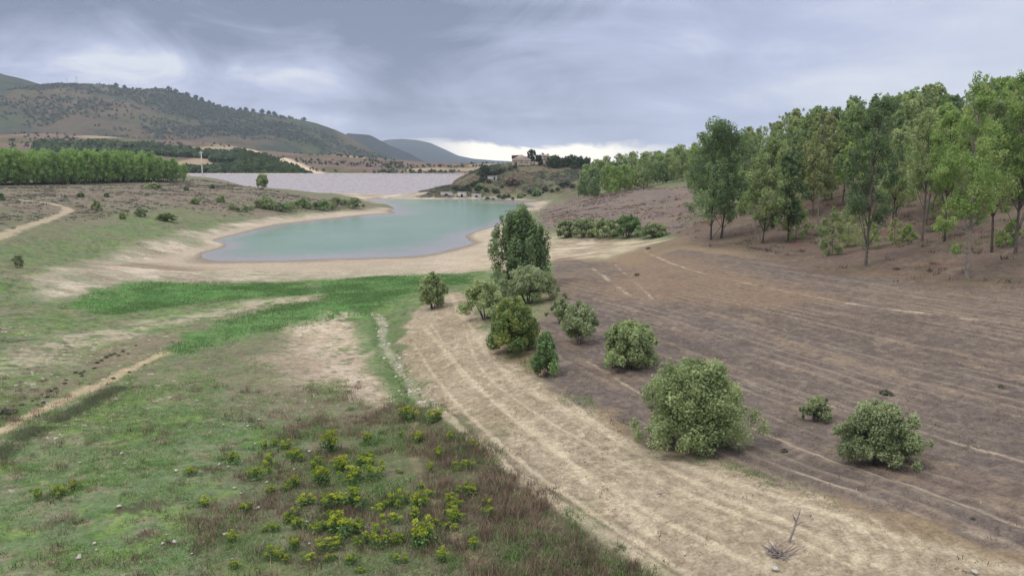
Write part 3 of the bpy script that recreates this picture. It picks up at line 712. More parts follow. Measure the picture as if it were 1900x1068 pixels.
def place(o, px, py, sc=1.0, rz=0.0, dz=0.0):
    p = at1(px, py); o.location = (p[0], p[1], gz(p[0], p[1]) + dz); o.scale = (sc,) * 3 if np.isscalar(sc) else sc
    o.rotation_euler = (0, 0, rz); return o
def mpp(px, py):
    p = at1(px, py); return (p[1] * cp + (H - gz(*p)) * sp) / F
def put_bush(name, px, py, wpx, hpx, seed, mat, bark, nleaf, leafpx, label, cat='shrub', group=None, rz=0.0, **kw):
    s = mpp(px, py); o = bush(name, wpx * s * .90, hpx * s * .94, seed, mat, bark, nleaf, leafpx * s, **kw)
    place(o, px, py, 1.0, rz); return tag(o, label, cat, group)

# ------------------------------------------------------------------ shrubs of the middle ground
put_bush('bush', 1280, 832, 196, 172, 11, L_bush, m_bark_m, 17000, 5.2, 'largest rounded grey-green bush on the dark ploughed field', nclump=44, peak=.12, skirt=.08, lean=.04, extra=[(.15, .93, .15), (-.24, .66, .14), (.27, .52, .14)])
put_bush('bush', 1630, 862, 142, 122, 12, L_bushg, m_bark_m, 12000, 5.0, 'round silvery-green bush furthest right on the ploughed field', nclump=26, peak=.35, extra=[(-.30, .66, .12), (.12, .9, .13)])
put_bush('bush', 1513, 780, 56, 50, 13, L_bushg, m_bark_m, 1900, 4.6, 'small sparse pale bush between the two big field bushes', nclump=14, gap=.15)
put_bush('bush', 1168, 682, 106, 92, 14, L_bush, m_bark_m, 8500, 4.6, 'round green bush with pale twigs, on the field above the largest bush', nclump=28)
put_bush('bush', 1012, 698, 60, 86, 15, L_bushd, m_bark_m, 4800, 4.0, 'narrow cone-shaped deep green bush at the field edge', nclump=22, peak=-.3)
put_bush('bush', 952, 652, 104, 102, 16, L_bushy, m_bark_m, 8500, 4.4, 'broad yellow-green bush at the head of the stubble bank', nclump=30)
put_bush('bush', 968, 642, 44, 32, 17, L_bushg, m_bark_m, 1700, 3.6, 'low pale grey bush in front of the yellow-green bush', nclump=12)
t_small = put_bush('small_tree', 1076, 636, 78, 78, 18, L_bushg, m_bark_p, 4600, 4.2, 'small grey-green tree with a bare forked trunk beside the ploughed field', 'tree', nclump=22, skirt=.34, gap=.12)
put_bush('bush', 1040, 600, 46, 52, 22, L_bushg, m_bark_m, 2000, 4.0, 'thin grey bush just left of the small forked tree', nclump=14, gap=.1)
put_bush('bush', 900, 592, 92, 78, 19, L_bush, m_bark_m, 3600, 4.0, 'grey-green bush under the dark tree, left of its trunk', nclump=18)
put_bush('bush', 980, 562, 112, 70, 20, L_bushg, m_bark_m, 4200, 4.0, 'wide dull green bush at the foot of the dark tree', nclump=20)
put_bush('bush', 1003, 538, 40, 36, 28, L_bushg, m_bark_m, 1500, 3.8, 'small grey bush right of the dark tree', nclump=12)
put_bush('bush', 803, 573, 58, 68, 21, L_bush, m_bark_d, 3800, 3.9, 'single dome-shaped shrub on the tip of the stubble bank', nclump=22, skirt=.2)
# the dark tree in the middle
s = mpp(965, 540); tr = bush('broadleaf_tree', 96 * s, 146 * s, 31, L_eucd, m_bark_p, 11000, 4.2 * s, nclump=40, peak=.34, skirt=.06, lean=.02, gap=.05)
place(tr, 966, 538); tag(tr, 'tall dark green tree standing alone near the lake in the middle', 'tree')

# row of bushes in front of the mauve slope
for i, (px, w, h_) in enumerate([(1048, 44, 34), (1082, 50, 38), (1122, 58, 36), (1166, 62, 42), (1212, 54, 30)]):
    put_bush('bush', px, 441, w, h_, 40 + i, [L_bushg, L_bushg, L_bush, L_bushd, L_bushg][i], m_bark_m, 2200, 3.4,
             ['leftmost, greyest bush in the row below the mauve slope', 'second bush from the left in the row below the mauve slope', 'middle bush in the row below the mauve slope',
              'tallest, darkest bush in the row below the mauve slope', 'low bush at the right end of the row below the mauve slope'][i], group='bushes in a row below the mauve slope', nclump=16)

# peninsula scrub and single bushes on the left slope
left = [(180,390,18,20,'dark upright bush beside the bend of the left track',L_bush),(285,350,30,11,'low wide bush in front of the tree plantation',L_bush),(150,366,13,8,'small dark bush above the bend of the left track',L_eucd),
        (228,406,14,13,'small bush low on the left slope, apart from the others',L_bush),(262,402,22,15,'greyish bush on the left slope beside the yellowish one',L_bushg),(308,410,34,16,'yellowish-green sprawling bush on the left slope',L_bushy),
        (362,379,18,12,'dark round bush in the middle of the left slope',L_bush),(410,376,18,13,'round bush on the left slope nearest the peninsula scrub',L_bush),(198,366,9,7,'tiny bush on the left slope below the plantation',L_eucd),
        (34,497,20,26,'thin grey bush standing in the left meadow',L_bushg),(3,372,12,14,'bush cut by the left edge of the picture',L_eucd),(345,354,9,8,'tiny dark bush on the crest below the plantation end',L_eucd),(394,350,8,8,'tiny dark bush on the crest near the dam',L_eucd)]
for i, (px, py, w, h_, lab, mt) in enumerate(left):
    put_bush('bush', px, py, w, h_, 60 + i, mt, m_bark_m, 900, 2.6, lab, group='bushes on the left slope', nclump=12)
protos = []
for i in range(3):
    b = bush('bush', 1.0, .75, 90 + i, [L_bush, L_bushg, L_bushd][i], m_bark_m, 800, .09, nclump=12); protos.append(b)
used = [False] * 3
for i in range(20):
    px = 432 + i * 12 + rng.normal(0, 3); py = 390 + 4 * math.sin(i) - (i > 12) * 4
    w = rng.uniform(15, 27) if i > 3 else rng.uniform(10, 16); k = i % 3
    o = protos[k] if not used[k] else dup(protos[k]); used[k] = True
    s = mpp(px, py); place(o, px, py, w * s, rng.random() * 6.28); tag(o, 'bush in the scrub line along the lake peninsula', 'shrub', 'scrub bushes along the lake peninsula')
put_bush('broadleaf_tree', 487, 351, 27, 30, 33, L_bush, m_bark_m, 1600, 2.6, 'lone round tree standing in front of the dam face', 'tree', nclump=18, skirt=.22)

# ------------------------------------------------------------------ eucalyptus grove on the right
def euc_at(px, py, top, wpx, seed, mat, bark, nleaf, leafpx, label, rz=0.0, name='eucalyptus_tree', **kw):
    s = mpp(px, py); h_ = (py - top) * s * .97
    o = eucalypt(name, h_, wpx * s, kw.pop('base', .3), seed, mat, bark, nleaf, leafpx * s, **kw)
    place(o, px, py, 1.0, rz); return tag(o, label, 'tree', 'eucalyptus trees of the right-hand grove')
euc_at(1328, 443, 224, 118, 201, L_eucd, m_bark_d, 11000, 4.4, 'dense dark green tree with two dark trunks at the left end of the grove', base=.20, trunks=2, nclump=32, clump=.20, taper=.15)
euc_at(1415, 452, 255, 90, 202, L_euc, m_bark_d, 7000, 4.2, 'greyish green tree with a low crown, just right of the twin-trunk tree', base=.18, nclump=20, clump=.17)
euc_at(1462, 448, 275, 70, 203, L_eucd, m_bark_d, 5000, 4.2, 'dull green tree with drooping crown, second right of the twin-trunk tree', base=.2, nclump=17, clump=.16)
euc_at(1516, 428, 205, 72, 204, L_eucy, m_bark_p, 6000, 4.2, 'tall yellowish tree with a pale bare trunk and tufted top', base=.34, nclump=17, clump=.14, tr=.010)
euc_at(1544, 474, 388, 50, 205, L_euc, m_bark_m, 1800, 4.0, 'short leafy sapling in front of the pale-trunked yellowish tree', base=.1, nclump=12, clump=.26)
euc_at(1606, 493, 180, 92, 206, L_eucd, m_bark_m, 9500, 4.4, 'tall dark tree with spreading tufts on top and a bare lower trunk', base=.27, nclump=22, clump=.14,
       extra=[(-30 * mpp(1606, 493), 0, 282 * mpp(1606, 493), 15 * mpp(1606, 493)), (26 * mpp(1606, 493), 0, 292 * mpp(1606, 493), 16 * mpp(1606, 493)), (46 * mpp(1606, 493), .3, 262 * mpp(1606, 493), 9 * mpp(1606, 493)), (-46 * mpp(1606, 493), .3, 250 * mpp(1606, 493), 9 * mpp(1606, 493))])
euc_at(1653, 446, 236, 74, 207, L_euc, m_bark_d, 4800, 4.2, 'slim green tree with a dark trunk, just right of the tall dark tree', base=.35, nclump=18, clump=.16)
euc_at(1711, 446, 195, 74, 208, L_euc, m_bark_m, 4200, 4.2, 'sparse thin-crowned tree between the dark tree and the bright green tree', base=.42, nclump=18, clump=.13)
sb = mpp(1794, 516)
euc_at(1794, 516, 152, 96, 209, L_eucb, m_bark_p, 10500, 4.6, 'bright green tree in front, with leaf tufts low on its pale trunk', base=.36, nclump=16, clump=.15,
       extra=[(-48 * sb, 0, 95 * sb, 20 * sb), (-20 * sb, -.5, 130 * sb, 24 * sb), (-52 * sb, .5, 190 * sb, 24 * sb), (16 * sb, 0, 112 * sb, 14 * sb), (-30 * sb, -.3, 55 * sb, 11 * sb)])
euc_at(1884, 470, 132, 100, 210, L_eucb, m_bark_m, 9500, 4.6, 'tall full tree at the right edge of the picture', base=.28, nclump=22, clump=.155)
euc_at(1840, 468, 186, 70, 211, L_euc, m_bark_d, 5000, 4.2, 'mid green tree between the bright tree and the edge tree', base=.36, nclump=20, clump=.15)
euc_at(1752, 448, 205, 70, 212, L_eucb, m_bark_d, 5000, 4.2, 'light green tree just behind the bright green tree on its left', base=.4, nclump=20, clump=.15)
euc_at(1682, 447, 415, 34, 213, L_eucb, m_bark_m, 1100, 3.8, 'bright low sapling between two bare trunks in the grove', base=.05, nclump=9, clump=.42)
euc_at(1872, 455, 405, 46, 214, L_eucb, m_bark_m, 1500, 4.0, 'bright bushy sapling below the edge tree', base=.05, nclump=9, clump=.36)
# saplings and trees standing further back on the slope
bk = []
for i in range(6):
    bk.append(tag(eucalypt('eucalyptus_tree', 13.0, [4.6, 5.4, 4.0, 5.8, 4.2, 5.0][i], [.24, .2, .36, .22, .4, .28][i], 300 + i, [L_euc, L_eucb, L_eucy, L_euc, L_eucd, L_eucb][i], [m_bark_m, m_bark_d, m_bark_p, m_bark_m, m_bark_d, m_bark_m][i],
                           3600, .34, nclump=16, clump=.165, tr=.009), 'slender tree deeper inside the grove, behind the front trees', 'tree', 'slender trees deeper inside the grove'))
used = [False] * 6; spots = []; tries = 0
RR = np.random.default_rng(5)
while len(spots) < 215 and tries < 12000:
    tries += 1
    y = RR.uniform(88, 300); pxx = RR.uniform(1290, 2060); x = (pxx - CX) / F * y
    if y < 118 + 40 * (pxx < 1400) and pxx < 1560: continue
    if y < 100 and pxx > 1560 and pxx < 1900 and RR.random() < .7: continue
    if any((x - a) ** 2 + (y - b) ** 2 < 3.7 ** 2 for a, b in spots): continue
    spots.append((x, y))
for i, (x, y) in enumerate(spots):
    k = RR.integers(6); o = bk[k] if not used[k] else dup(bk[k]); used[k] = True
    s = RR.uniform(.72, 1.2) * (1 - .2 * sstep(170, 300, y))
    o.location = (x, y, gz(x, y) - .05); o.scale = (s * RR.uniform(.9, 1.15), s * RR.uniform(.9, 1.15), s); o.rotation_euler = (RR.normal(0, .03), RR.normal(0, .03), RR.random() * 6.28)
sapl = []
for i in range(3):
    sapl.append(tag(eucalypt('sapling', 4.2, 2.6, .04, 350 + i, [L_euc, L_eucb, L_eucy][i], m_bark_m, 900, .22, nclump=12, clump=.34), 'low leafy sapling among the trunks of the grove', 'sapling', 'low saplings among the trunks of the grove'))
used = [False] * 3; n_ = 0
while n_ < 46:
    y = RR.uniform(82, 190); pxx = RR.uniform(1350, 1990); x = (pxx - CX) / F * y
    if y < 104 and pxx < 1560 or y < 86 and pxx > 1700: continue
    k = n_ % 3; o = sapl[k] if not used[k] else dup(sapl[k]); used[k] = True; n_ += 1; s = RR.uniform(.45, 1.25)
    o.location = (x, y, gz(x, y) - .05); o.scale = (s * 1.15, s * 1.15, s); o.rotation_euler = (0, 0, RR.random() * 6.28)
# green belt running left along the ridge to the ruin
belt = []
for i in range(3):
    belt.append(tag(eucalypt('broadleaf_tree', 9.5, 5.6, .12, 330 + i, [L_euc, L_eucb, L_eucd][i], m_bark_d, 2600, .42, nclump=22, clump=.24, taper=.2), 'rounded tree in the green belt above the mauve slope', 'tree', 'trees of the green belt above the mauve slope'))
used = [False] * 3; nb_ = 0; bs = []; tries = 0
while nb_ < 95 and tries < 6000:
    tries += 1
    px = RR.uniform(1076, 1330); D = RR.uniform(262, 372) - (px - 1078) * .22
    if px > 1150 and D < 255 - (px - 1150) * .1: continue
    x = (px - CX) / F * D
    if any((x - a) ** 2 + (D - b) ** 2 < 4.0 ** 2 for a, b in bs): continue
    bs.append((x, D)); k = nb_ % 3; o = belt[k] if not used[k] else dup(belt[k]); used[k] = True; nb_ += 1
    s = RR.uniform(.65, 1.05); o.location = (x, D, gz(x, D) - .1); o.scale = (s, s, s * RR.uniform(.85, 1.1)); o.rotation_euler = (0, 0, RR.random() * 6.28)

# ------------------------------------------------------------------ plantation on the left
pl = []
for i in range(4):
    pl.append(tag(eucalypt('plantation_tree', 11.0, 4.6, .16, 360 + i, L_plant, m_bark_d, 1900, .46, nclump=16, clump=.24, taper=.1), 'bright green tree in the dense plantation on the left', 'tree', 'trees of the left plantation'))
used = [False] * 4
A0 = at1(-60, 344); B0 = np.array([-141.0, 352.0]); ax = (B0 - A0) / np.linalg.norm(B0 - A0); nx_ = np.array([-ax[1], ax[0]]); nx_ = nx_ if nx_[0] < 0 else -nx_
Ln = np.linalg.norm(B0 - A0); k = 0
for row in range(5):
    for j in range(int(Ln / 3.1) + 1):
        u = j * 3.1 + RR.normal(0, .4) - row * .4
        if u > Ln - row * 1.0: continue
        p = A0 + ax * u + nx_ * (row * 4.2 + RR.normal(0, .5))
        q = RR.integers(4); o = pl[q] if not used[q] else dup(pl[q]); used[q] = True
        s = RR.uniform(.82, 1.10) * (1 - .35 * sstep(Ln - 16, Ln + 4, u)); o.location = (p[0], p[1], gz(*p) - .1); o.scale = (s * 1.1, s * 1.1, s); o.rotation_euler = (0, 0, RR.random() * 6.28)

# ------------------------------------------------------------------ woods and scrub far off (uncountable masses)
def blobs(name, P, sz, mat, label, cat=None, n=9, leaf=.45, seed=1, flat=.8):
    r_ = np.random.default_rng(seed); cl_ = np.concatenate([P + np.array([0, 0, 1]) * sz[:, None] * .45, sz[:, None] * .5, sz[:, None] * .5, sz[:, None] * .5 * flat], 1)
    N = len(P) * n; k = np.repeat(np.arange(len(P)), n)
    d = r_.normal(size=(N, 3)); d /= np.linalg.norm(d, axis=1)[:, None]; Pp = cl_[k, :3] + d * cl_[k, 3:] * (.5 + .5 * r_.random(N))[:, None]
    nrm = d + r_.normal(size=(N, 3)) * .5; nrm /= np.linalg.norm(nrm, axis=1)[:, None]; t = np.cross(nrm, r_.normal(size=(N, 3))); t /= np.linalg.norm(t, axis=1)[:, None]; b = np.cross(nrm, t)
    s = (sz[k] * leaf * (.6 + .6 * r_.random(N)))[:, None]
    V = np.stack([P_ for P_ in (Pp - t * s, Pp + b * s * .8, Pp + t * s, Pp - b * s * .8)], 1).reshape(-1, 3)
    tint = np.repeat(np.clip(.5 + r_.normal(0, .2, len(P)), 0, 1)[k] + r_.normal(0, .08, N), 4)
    return tag(mesh(name, V, [np.arange(4 * N).reshape(N, 4)], mat, None, {'tint': np.clip(tint, 0, 1)}), label, kind='stuff')
r_ = np.random.default_rng(77)
x = r_.uniform(-1900, -300, 30000); v = r_.uniform(.05, 1.0, 30000); yv = 1000 + 1000 * v
keep = (fbm(x, yv, 330, 5, 103, .6) * .7 + fbm(x, yv, 60, 4, 131) * .3) > .535 - .10 * (r_.random(30000))
x, v = x[keep], v[keep]; zh = hill_z(HM, x, v); P = np.stack([x, 1000 + 1000 * v, zh], 1)
blobs('scrub', P, r_.uniform(2.2, 6, len(P)), L_hill, 'dark scrub covering the slopes of the long left hill', n=7)
# dark woods on the foothills behind the plantation and the dam
def zone(px0, px1, v0, v1, n, thr, seed, sc=60):
    rr = np.random.default_rng(seed); v = rr.uniform(v0, v1, n); Y = 470 + 430 * v; px = rr.uniform(px0, px1, n); X = (px - CX) / F * Y
    k = fbm(X, Y, sc, 4, seed) > thr; X, v, Y = X[k], v[k], Y[k]
    return np.stack([X, Y, hill_z(HT, X, v)], 1)
P = zone(80, 450, .05, .72, 3000, .49, 141); blobs('woods', P, r_.uniform(3.5, 7, len(P)), L_far, 'belt of dark woods behind the plantation', n=12)
rr = np.random.default_rng(143); px = rr.uniform(440, 580, 900); top = np.interp(px, [440, 460, 510, 555, 585], [284, 286, 298, 312, 322]); py = top + (322 - top) * rr.random(900); vv = np.interp(py, [284, 322], [.86, .08]); Y = 470 + 430 * vv; X = (px - CX) / F * Y
blobs('woods', np.stack([X, Y, hill_z(HT, X, vv)], 1), rr.uniform(2.5, 5, 900), leaf_mat('thicket_leaf', (.030, .052, .022), (.060, .092, .036), (.10, .135, .055)), 'green wedge-shaped thicket sloping down to the dam crest', n=10)
P = zone(-300, 1000, .1, 1.0, 2600, .55, 145, 40); blobs('scrub', P, r_.uniform(1.0, 3.2, len(P)), L_hill, 'scattered scrub on the tan foothills', n=8)
# trees on the skyline of the hill
rt = bush('broadleaf_tree', 1.0, 1.0, 400, L_far, m_bark_d, 260, .16, nclump=12, skirt=.25)
first = True
for px, sz in [(236,10),(251,9),(307,7),(331,12),(343,11),(356,8),(363,12),(379,12),(389,11),(402,9),(410,7),(421,6),(434,7),(458,8),(468,10),(481,9),(497,11),(509,10),(519,10)]:
    o = rt if first else dup(rt); first = False
    X = pv_(px, 1995); s = sz * 1995 / F * .8; o.location = (X, 1990, float(hill_z(HM, np.array([X]), np.array([.995]))[0]) - 1); o.scale = (s,) * 3; o.rotation_euler = (0, 0, px)
    tag(o, 'dark tree on the skyline of the left hill', 'tree', 'trees on the skyline of the left hill')
o = dup(rt); X = pv_(573, 1995); o.location = (X, 1990, float(hill_z(HM, np.array([X]), np.array([.995]))[0]) - 1); o.scale = (9.5,) * 3; tag(o, 'solitary dark tree on the bare right shoulder of the left hill', 'tree', 'trees on the skyline of the left hill')

# ------------------------------------------------------------------ dam
def dam():
    nx, nv = 150, 26; D0, D1 = 405.0, 440.0; x0, x1 = -195.0, 6.0
    X, T = np.meshgrid(np.linspace(x0, x1, nx), np.linspace(0, 1, nv)); Y = D0 + (D1 - D0) * T; Z = -.6 + (zz_(323, D1) + .6) * T
    Z = Z + .35 * (fbm(X, Y, 2.2, 3, 150) - .5) * (T < .98); Y = Y + .35 * (fbm(X, Z, 2.0, 3, 151) - .5)
    V = np.stack([X, Y, Z], -1).reshape(-1, 3); root = empty('dam', (0, 0, 0))
    # crest road and rear slope close the body
    zt = zz_(323, D1); xs = np.linspace(x0, x1, nx)
    extra = np.concatenate([np.stack([xs, np.full(nx, D1 + 7), np.full(nx, zt)], 1), np.stack([xs, np.full(nx, D1 + 32), np.full(nx, 2.0)], 1)])
    V = np.concatenate([V, extra])
    mesh('rockfill', V, [grid_faces(nv + 2, nx)], m_dam, root, None, False)
    mb = MB(); mb.box(x0, x1, D1 + .2, D1 + .6, zt - .2, zt + .55); mb.build('parapet', m_conc, root)
    tag(root, 'long lilac-grey rockfill dam closing the far end of the lake', 'dam')
dam()
# utility mast left of the dam
mb = MB(); root = empty('utility_pole', (pv_(381, 430), 430, 0)); zb = gz(pv_(381, 430), 430); hp = zz_(281, 430) - zb; root.location.z = zb
mb.tube([(0, 0, -.5), (0, 0, hp * .5), (0, 0, hp)], [.34, .28, .2], 8); mb.build('mast', m_conc, root, True)
mb = MB(); mb.box(-1.0, 1.0, -.12, .12, hp - 1.1, hp - .85); mb.build('crossarm', m_metal, root)
mb = MB()
for xx in (-.85, 0, .85): mb.tube([(xx, 0, hp - .85), (xx, 0, hp - .6), (xx, 0, hp - .35)], [.09, .13, .07], 6)
mb.build('insulators', m_conc, root)
tag(root, 'single pale utility pole left of the dam crest', 'pole')
# two lattice pylons on the hill saddle
def pylon(px, top, label):
    D = 2000; X = pv_(px, D); zb = float(hill_z(HM, np.array([X]), np.array([1.0]))[0]); h_ = zz_(top, D) - zb
    root = empty('pylon', (X, D, zb)); mb = MB(); w = 3.0
    for a in (-1, 1):
        for b in (-1, 1): mb.tube([(a * w, b * w, -2), (a * w * .4, b * w * .4, h_ * .6), (a * .3, b * .3, h_)], [.14, .11, .07], 4)
    for i in range(6):
        f, g2 = i / 7, (i + 1) / 7; wa, wb = w * (1 - f), w * (1 - g2)
        for b in (-1, 1): mb.tube([(-wa, b * wa, f * h_), (wb, b * wb, g2 * h_)], [.1, .1], 4); mb.tube([(wa, b * wa, f * h_), (-wb, b * wb, g2 * h_)], [.1, .1], 4)
    mb.build('lattice_tower', m_metal, root)
    mb = MB()
    for f in (.7, .84): mb.tube([(-5, 0, f * h_), (0, 0, f * h_ + .6), (5, 0, f * h_)], [.12, .22, .12], 4)
    mb.build('crossarms', m_metal, root); tag(root, label, 'pylon', 'pylons on the left hill')
pylon(146, 149, 'lattice pylon on the hill saddle, the left one'); pylon(163, 146, 'lattice pylon on the hill saddle, the right one')

# ------------------------------------------------------------------ ruins on the far knoll
def kn(px, D): X = pv_(px, D); return X, D, gz(X, D)
def walls(mb, x0, x1, y0, y1, z0, z1, holes=(), t=.5):
    """front wall pierced by holes [(xa, xb, za, zb)], three plain walls"""
    xs = sorted({x0, x1, *[h_[0] for h_ in holes], *[h_[1] for h_ in holes]}); zs = sorted({z0, z1, *[h_[2] for h_ in holes], *[h_[3] for h_ in holes]})
    for a, b in zip(xs[:-1], xs[1:]):
        for c_, d_ in zip(zs[:-1], zs[1:]):
            if any(h_[0] <= a and b <= h_[1] and h_[2] <= c_ and d_ <= h_[3] for h_ in holes): continue
            mb.box(a, b, y0, y0 + t, c_, d_)
    mb.box(x0, x0 + t, y0 + t, y1 - t, z0, z1); mb.box(x1 - t, x1, y0 + t, y1 - t, z0, z1); mb.box(x0, x1, y1 - t, y1, z0, z1)
x, y, z = kn(968, 418); root = empty('ruined_farmhouse', (x, y, z)); mb = MB()
walls(mb, -5, 4.5, 0, 5, -1.5, 3.6, [(-3.6, -2.4, 0, 2.1), (-.6, .6, 1.2, 2.5), (2.2, 3.2, 1.2, 2.5)])
mb.add(np.array([(-5, 0.02, 3.6), (4.5, 0.02, 3.6), (1.8, .02, 5.0), (-1.0, .02, 5.5), (-2.6, .02, 4.6), (-5, .45, 3.6), (4.5, .45, 3.6), (1.8, .45, 5.0), (-1.0, .45, 5.5), (-2.6, .45, 4.6)], float),
       np.array([(0, 1, 2, 3, 4), (9, 8, 7, 6, 5)]), np.array([(0, 5, 6, 1), (1, 6, 7, 2), (2, 7, 8, 3), (3, 8, 9, 4), (4, 9, 5, 0)]))
mb.build('wall', m_plaster, root)
mb = MB(); walls(mb, 4.6, 8.5, .8, 4.5, -1.5, 2.2, [(5.8, 6.7, 0, 1.8)], .4); mb.build('side_wing', m_plaster, root)
mb = MB(); V = np.array([(-5.2, 2.6, 5.2), (0.5, 2.6, 5.4), (.5, 5.2, 3.7), (-5.2, 5.2, 3.7), (-5.2, 2.6, 5.45), (0.5, 2.6, 5.65), (.5, 5.2, 3.95), (-5.2, 5.2, 3.95)], float)
mb.add(V, np.array([(0, 3, 2, 1), (4, 5, 6, 7), (0, 1, 5, 4), (2, 3, 7, 6), (1, 2, 6, 5), (3, 0, 4, 7)])); mb.build('roof', m_tile, root)
tag(root, 'ruined beige farmhouse with broken gable on the far knoll', 'ruin')
x, y, z = kn(1011, 420); root = empty('ruined_tower', (x, y, z)); mb = MB(); walls(mb, -1.9, 1.9, 0, 3.6, -1.5, 5.6, [(-.5, .4, 2.6, 4.0)], .5)
mb.box(-1.9, -.7, 0, .5, 5.6, 6.4, .05); mb.box(.9, 1.9, 0, .5, 5.6, 6.0, .05); mb.build('wall', m_plaster, root); tag(root, 'square roofless tower stub between dark trees on the knoll', 'ruin')
x, y, z = kn(914, 402); root = empty('hut', (x, y, z + .3)); mb = MB(); walls(mb, -2.3, 2.3, 0, 3, -1.5, 1.7, [(.6, 1.4, 0, 1.4)], .3); mb.build('wall', m_conc, root)
mb = MB(); mb.box(-2.5, 2.5, -.2, 3.2, 1.72, 1.95); mb.build('roof', m_conc, root); tag(root, 'low whitish hut with flat roof on the knoll slope', 'hut')
for i, (px, py, w, h_, dpt, lab) in enumerate([(828, 364, 5.2, 1.5, 3, 'long pale concrete block at the waterline by the dam end'), (857, 366, 3.8, 2.2, 3, 'tall pale concrete block in the middle of the waterline works'), (884, 366, 4.6, 1.4, 3, 'low pale concrete block at the right of the waterline works')]):
    X, Y = at1(px, py); root = empty('concrete_intake', (X, Y, gz(X, Y))); mb = MB(); mb.box(-w / 2, w / 2, 0, dpt, -.6, h_); mb.build('block', m_conc, root)
    mb = MB(); mb.box(-w / 2 - .15, w / 2 + .15, -.15, dpt + .15, h_ + .003, h_ + .22); mb.build('cap', m_conc, root)
    mb = MB(); mb.box(-w * .15, w * .15, -.04, -.003, .2, h_ * .7); mb.build('sluice_opening', m_dark, root); tag(root, lab, 'concrete structure')
for px, D, wpx, hpx, lab, mt in [(899, 405, 26, 26, 'round dark tree left of the whitish hut', L_far), (986, 424, 17, 26, 'dark tree rising behind the ruined farmhouse', L_far), (1000, 421, 16, 18, 'dark bush between farmhouse and tower stub', L_far),
                             (892, 396, 14, 8, 'low dark bush at the knoll foot, left of the gully', L_bush), (950, 395, 22, 14, 'reddish-grey bush below the ruined farmhouse', L_weed), (964, 372, 9, 9, 'small green bush low on the knoll, left one', L_bush), (995, 372, 14, 12, 'greenest bush low on the knoll', L_bushd)]:
    X, Y, Z = kn(px, D); s = D / F; o = bush('broadleaf_tree' if hpx > 16 else 'bush', wpx * s, hpx * s, int(px), mt, m_bark_d, 700, 2.6 * s, nclump=14); o.location = (X, Y, Z - .1); tag(o, lab, 'tree' if hpx > 16 else 'shrub')
k0 = None
for i in range(16):
    px = 1022 + i * 4.4 + RR.normal(0, 1); D = 418 + RR.normal(0, 4)
    if k0 is None: k0 = bush('broadleaf_tree', 1, 1.1, 431, L_far, m_bark_d, 500, .12, nclump=14); o = k0
    else: o = dup(k0)
    X, Y, Z = kn(px, D); s = RR.uniform(3.6, 5.6); o.location = (X, Y, Z - .2); o.scale = (s,) * 3; o.rotation_euler = (0, 0, i); tag(o, 'dark tree in the hedge right of the tower stub', 'tree', 'dark trees right of the tower stub')
k0 = None
for i in range(44):   # bushes along the gully on the knoll and its foot
    if i < 11: px = 845 + i * 9 + RR.normal(0, 3); D = 392 + RR.normal(0, 2)
    elif i < 30: px = 905 + (i - 11) * 8.5 + RR.normal(0, 3); D = 376 + RR.normal(0, 3)
    else: px = 862 + (i - 30) * 7 + RR.normal(0, 2); D = 394 + (i - 30) * 1.5 + RR.normal(0, 1)
    if k0 is None: k0 = bush('bush', 1, .8, 432, L_far, m_bark_d, 360, .13, nclump=12); o = k0
    else: o = dup(k0)
    X, Y, Z = kn(px, D); s = RR.uniform(1.4, 3.4); o.location = (X, Y, Z - .1); o.scale = (s,) * 3; tag(o, 'dark bush along the foot of the far knoll', 'shrub', 'dark bushes along the foot of the far knoll')

# ------------------------------------------------------------------ foreground plants and ground cover
def tufts(name, XY, hgt, wid, mat, nb, label, seed, lean=.35, kind='stuff', clus=None):
    """blades of grass or weed standing on the land: one mesh"""
    r_ = np.random.default_rng(seed); n = len(XY); k = np.repeat(np.arange(n), nb); N = n * nb
    z = ground(XY[:, 0], XY[:, 1]); h_ = hgt[k] * (.55 + .7 * r_.random(N)); sp_ = (clus[k] if clus is not None else hgt[k] * .45)
    bx = XY[k, 0] + r_.normal(0, 1, N) * sp_; by = XY[k, 1] + r_.normal(0, 1, N) * sp_; bz = z[k] - .02
    th = r_.random(N) * 6.283; w = wid * (.6 + .8 * r_.random(N)); lx = r_.normal(0, lean, N) * h_; ly = r_.normal(0, lean, N) * h_
    V = np.stack([np.stack([bx - np.cos(th) * w, by - np.sin(th) * w, bz], 1), np.stack([bx + np.cos(th) * w, by + np.sin(th) * w, bz], 1), np.stack([bx + lx, by + ly, bz + h_], 1)], 1).reshape(-1, 3)
    tint = np.repeat(np.clip(.5 + r_.normal(0, .22, n)[k] + r_.normal(0, .12, N), 0, 1), 3)
    return tag(mesh(name, V, [np.arange(3 * N).reshape(N, 3)], mat, None, {'tint': tint}), label, kind=kind)
def scatter(n, px0, px1, py0, py1, seed):
    """points spread evenly over the land (not over the picture)"""
    r_ = np.random.default_rng(seed); c4 = at([px0, px1, px0, px1], [py0, py0, py1, py1]); lo_, hi_ = c4.min(0), c4.max(0)
    P = lo_ + (hi_ - lo_) * r_.random((n, 2)); px = CX + F * P[:, 0] / np.maximum(P[:, 1], 1)
    return P[(P[:, 1] > 18) & (np.abs(P[:, 0]) < P[:, 1] * .78)]
def mask(P, *names, soft=.5): return np.max([area(k, P[:, 0], P[:, 1], soft, 1.2, 3) for k in names], 0)
P = scatter(150000, -150, 1250, 620, 1090, 501); dP = np.hypot(P[:, 0], P[:, 1])
bad = mask(P, 'straw', 'mauve', 'pale', 'streak') + line('path', P[:, 0], P[:, 1]) + line('foot', P[:, 0], P[:, 1]) * .6
den = sstep(.35, .6, fbm(P[:, 0], P[:, 1], 3.0, 4, 511)) * (1 - sstep(45, 75, dP)) * (1 - np.clip(bad, 0, 1))
P1 = P[np.random.default_rng(1).random(len(P)) < den * .62]
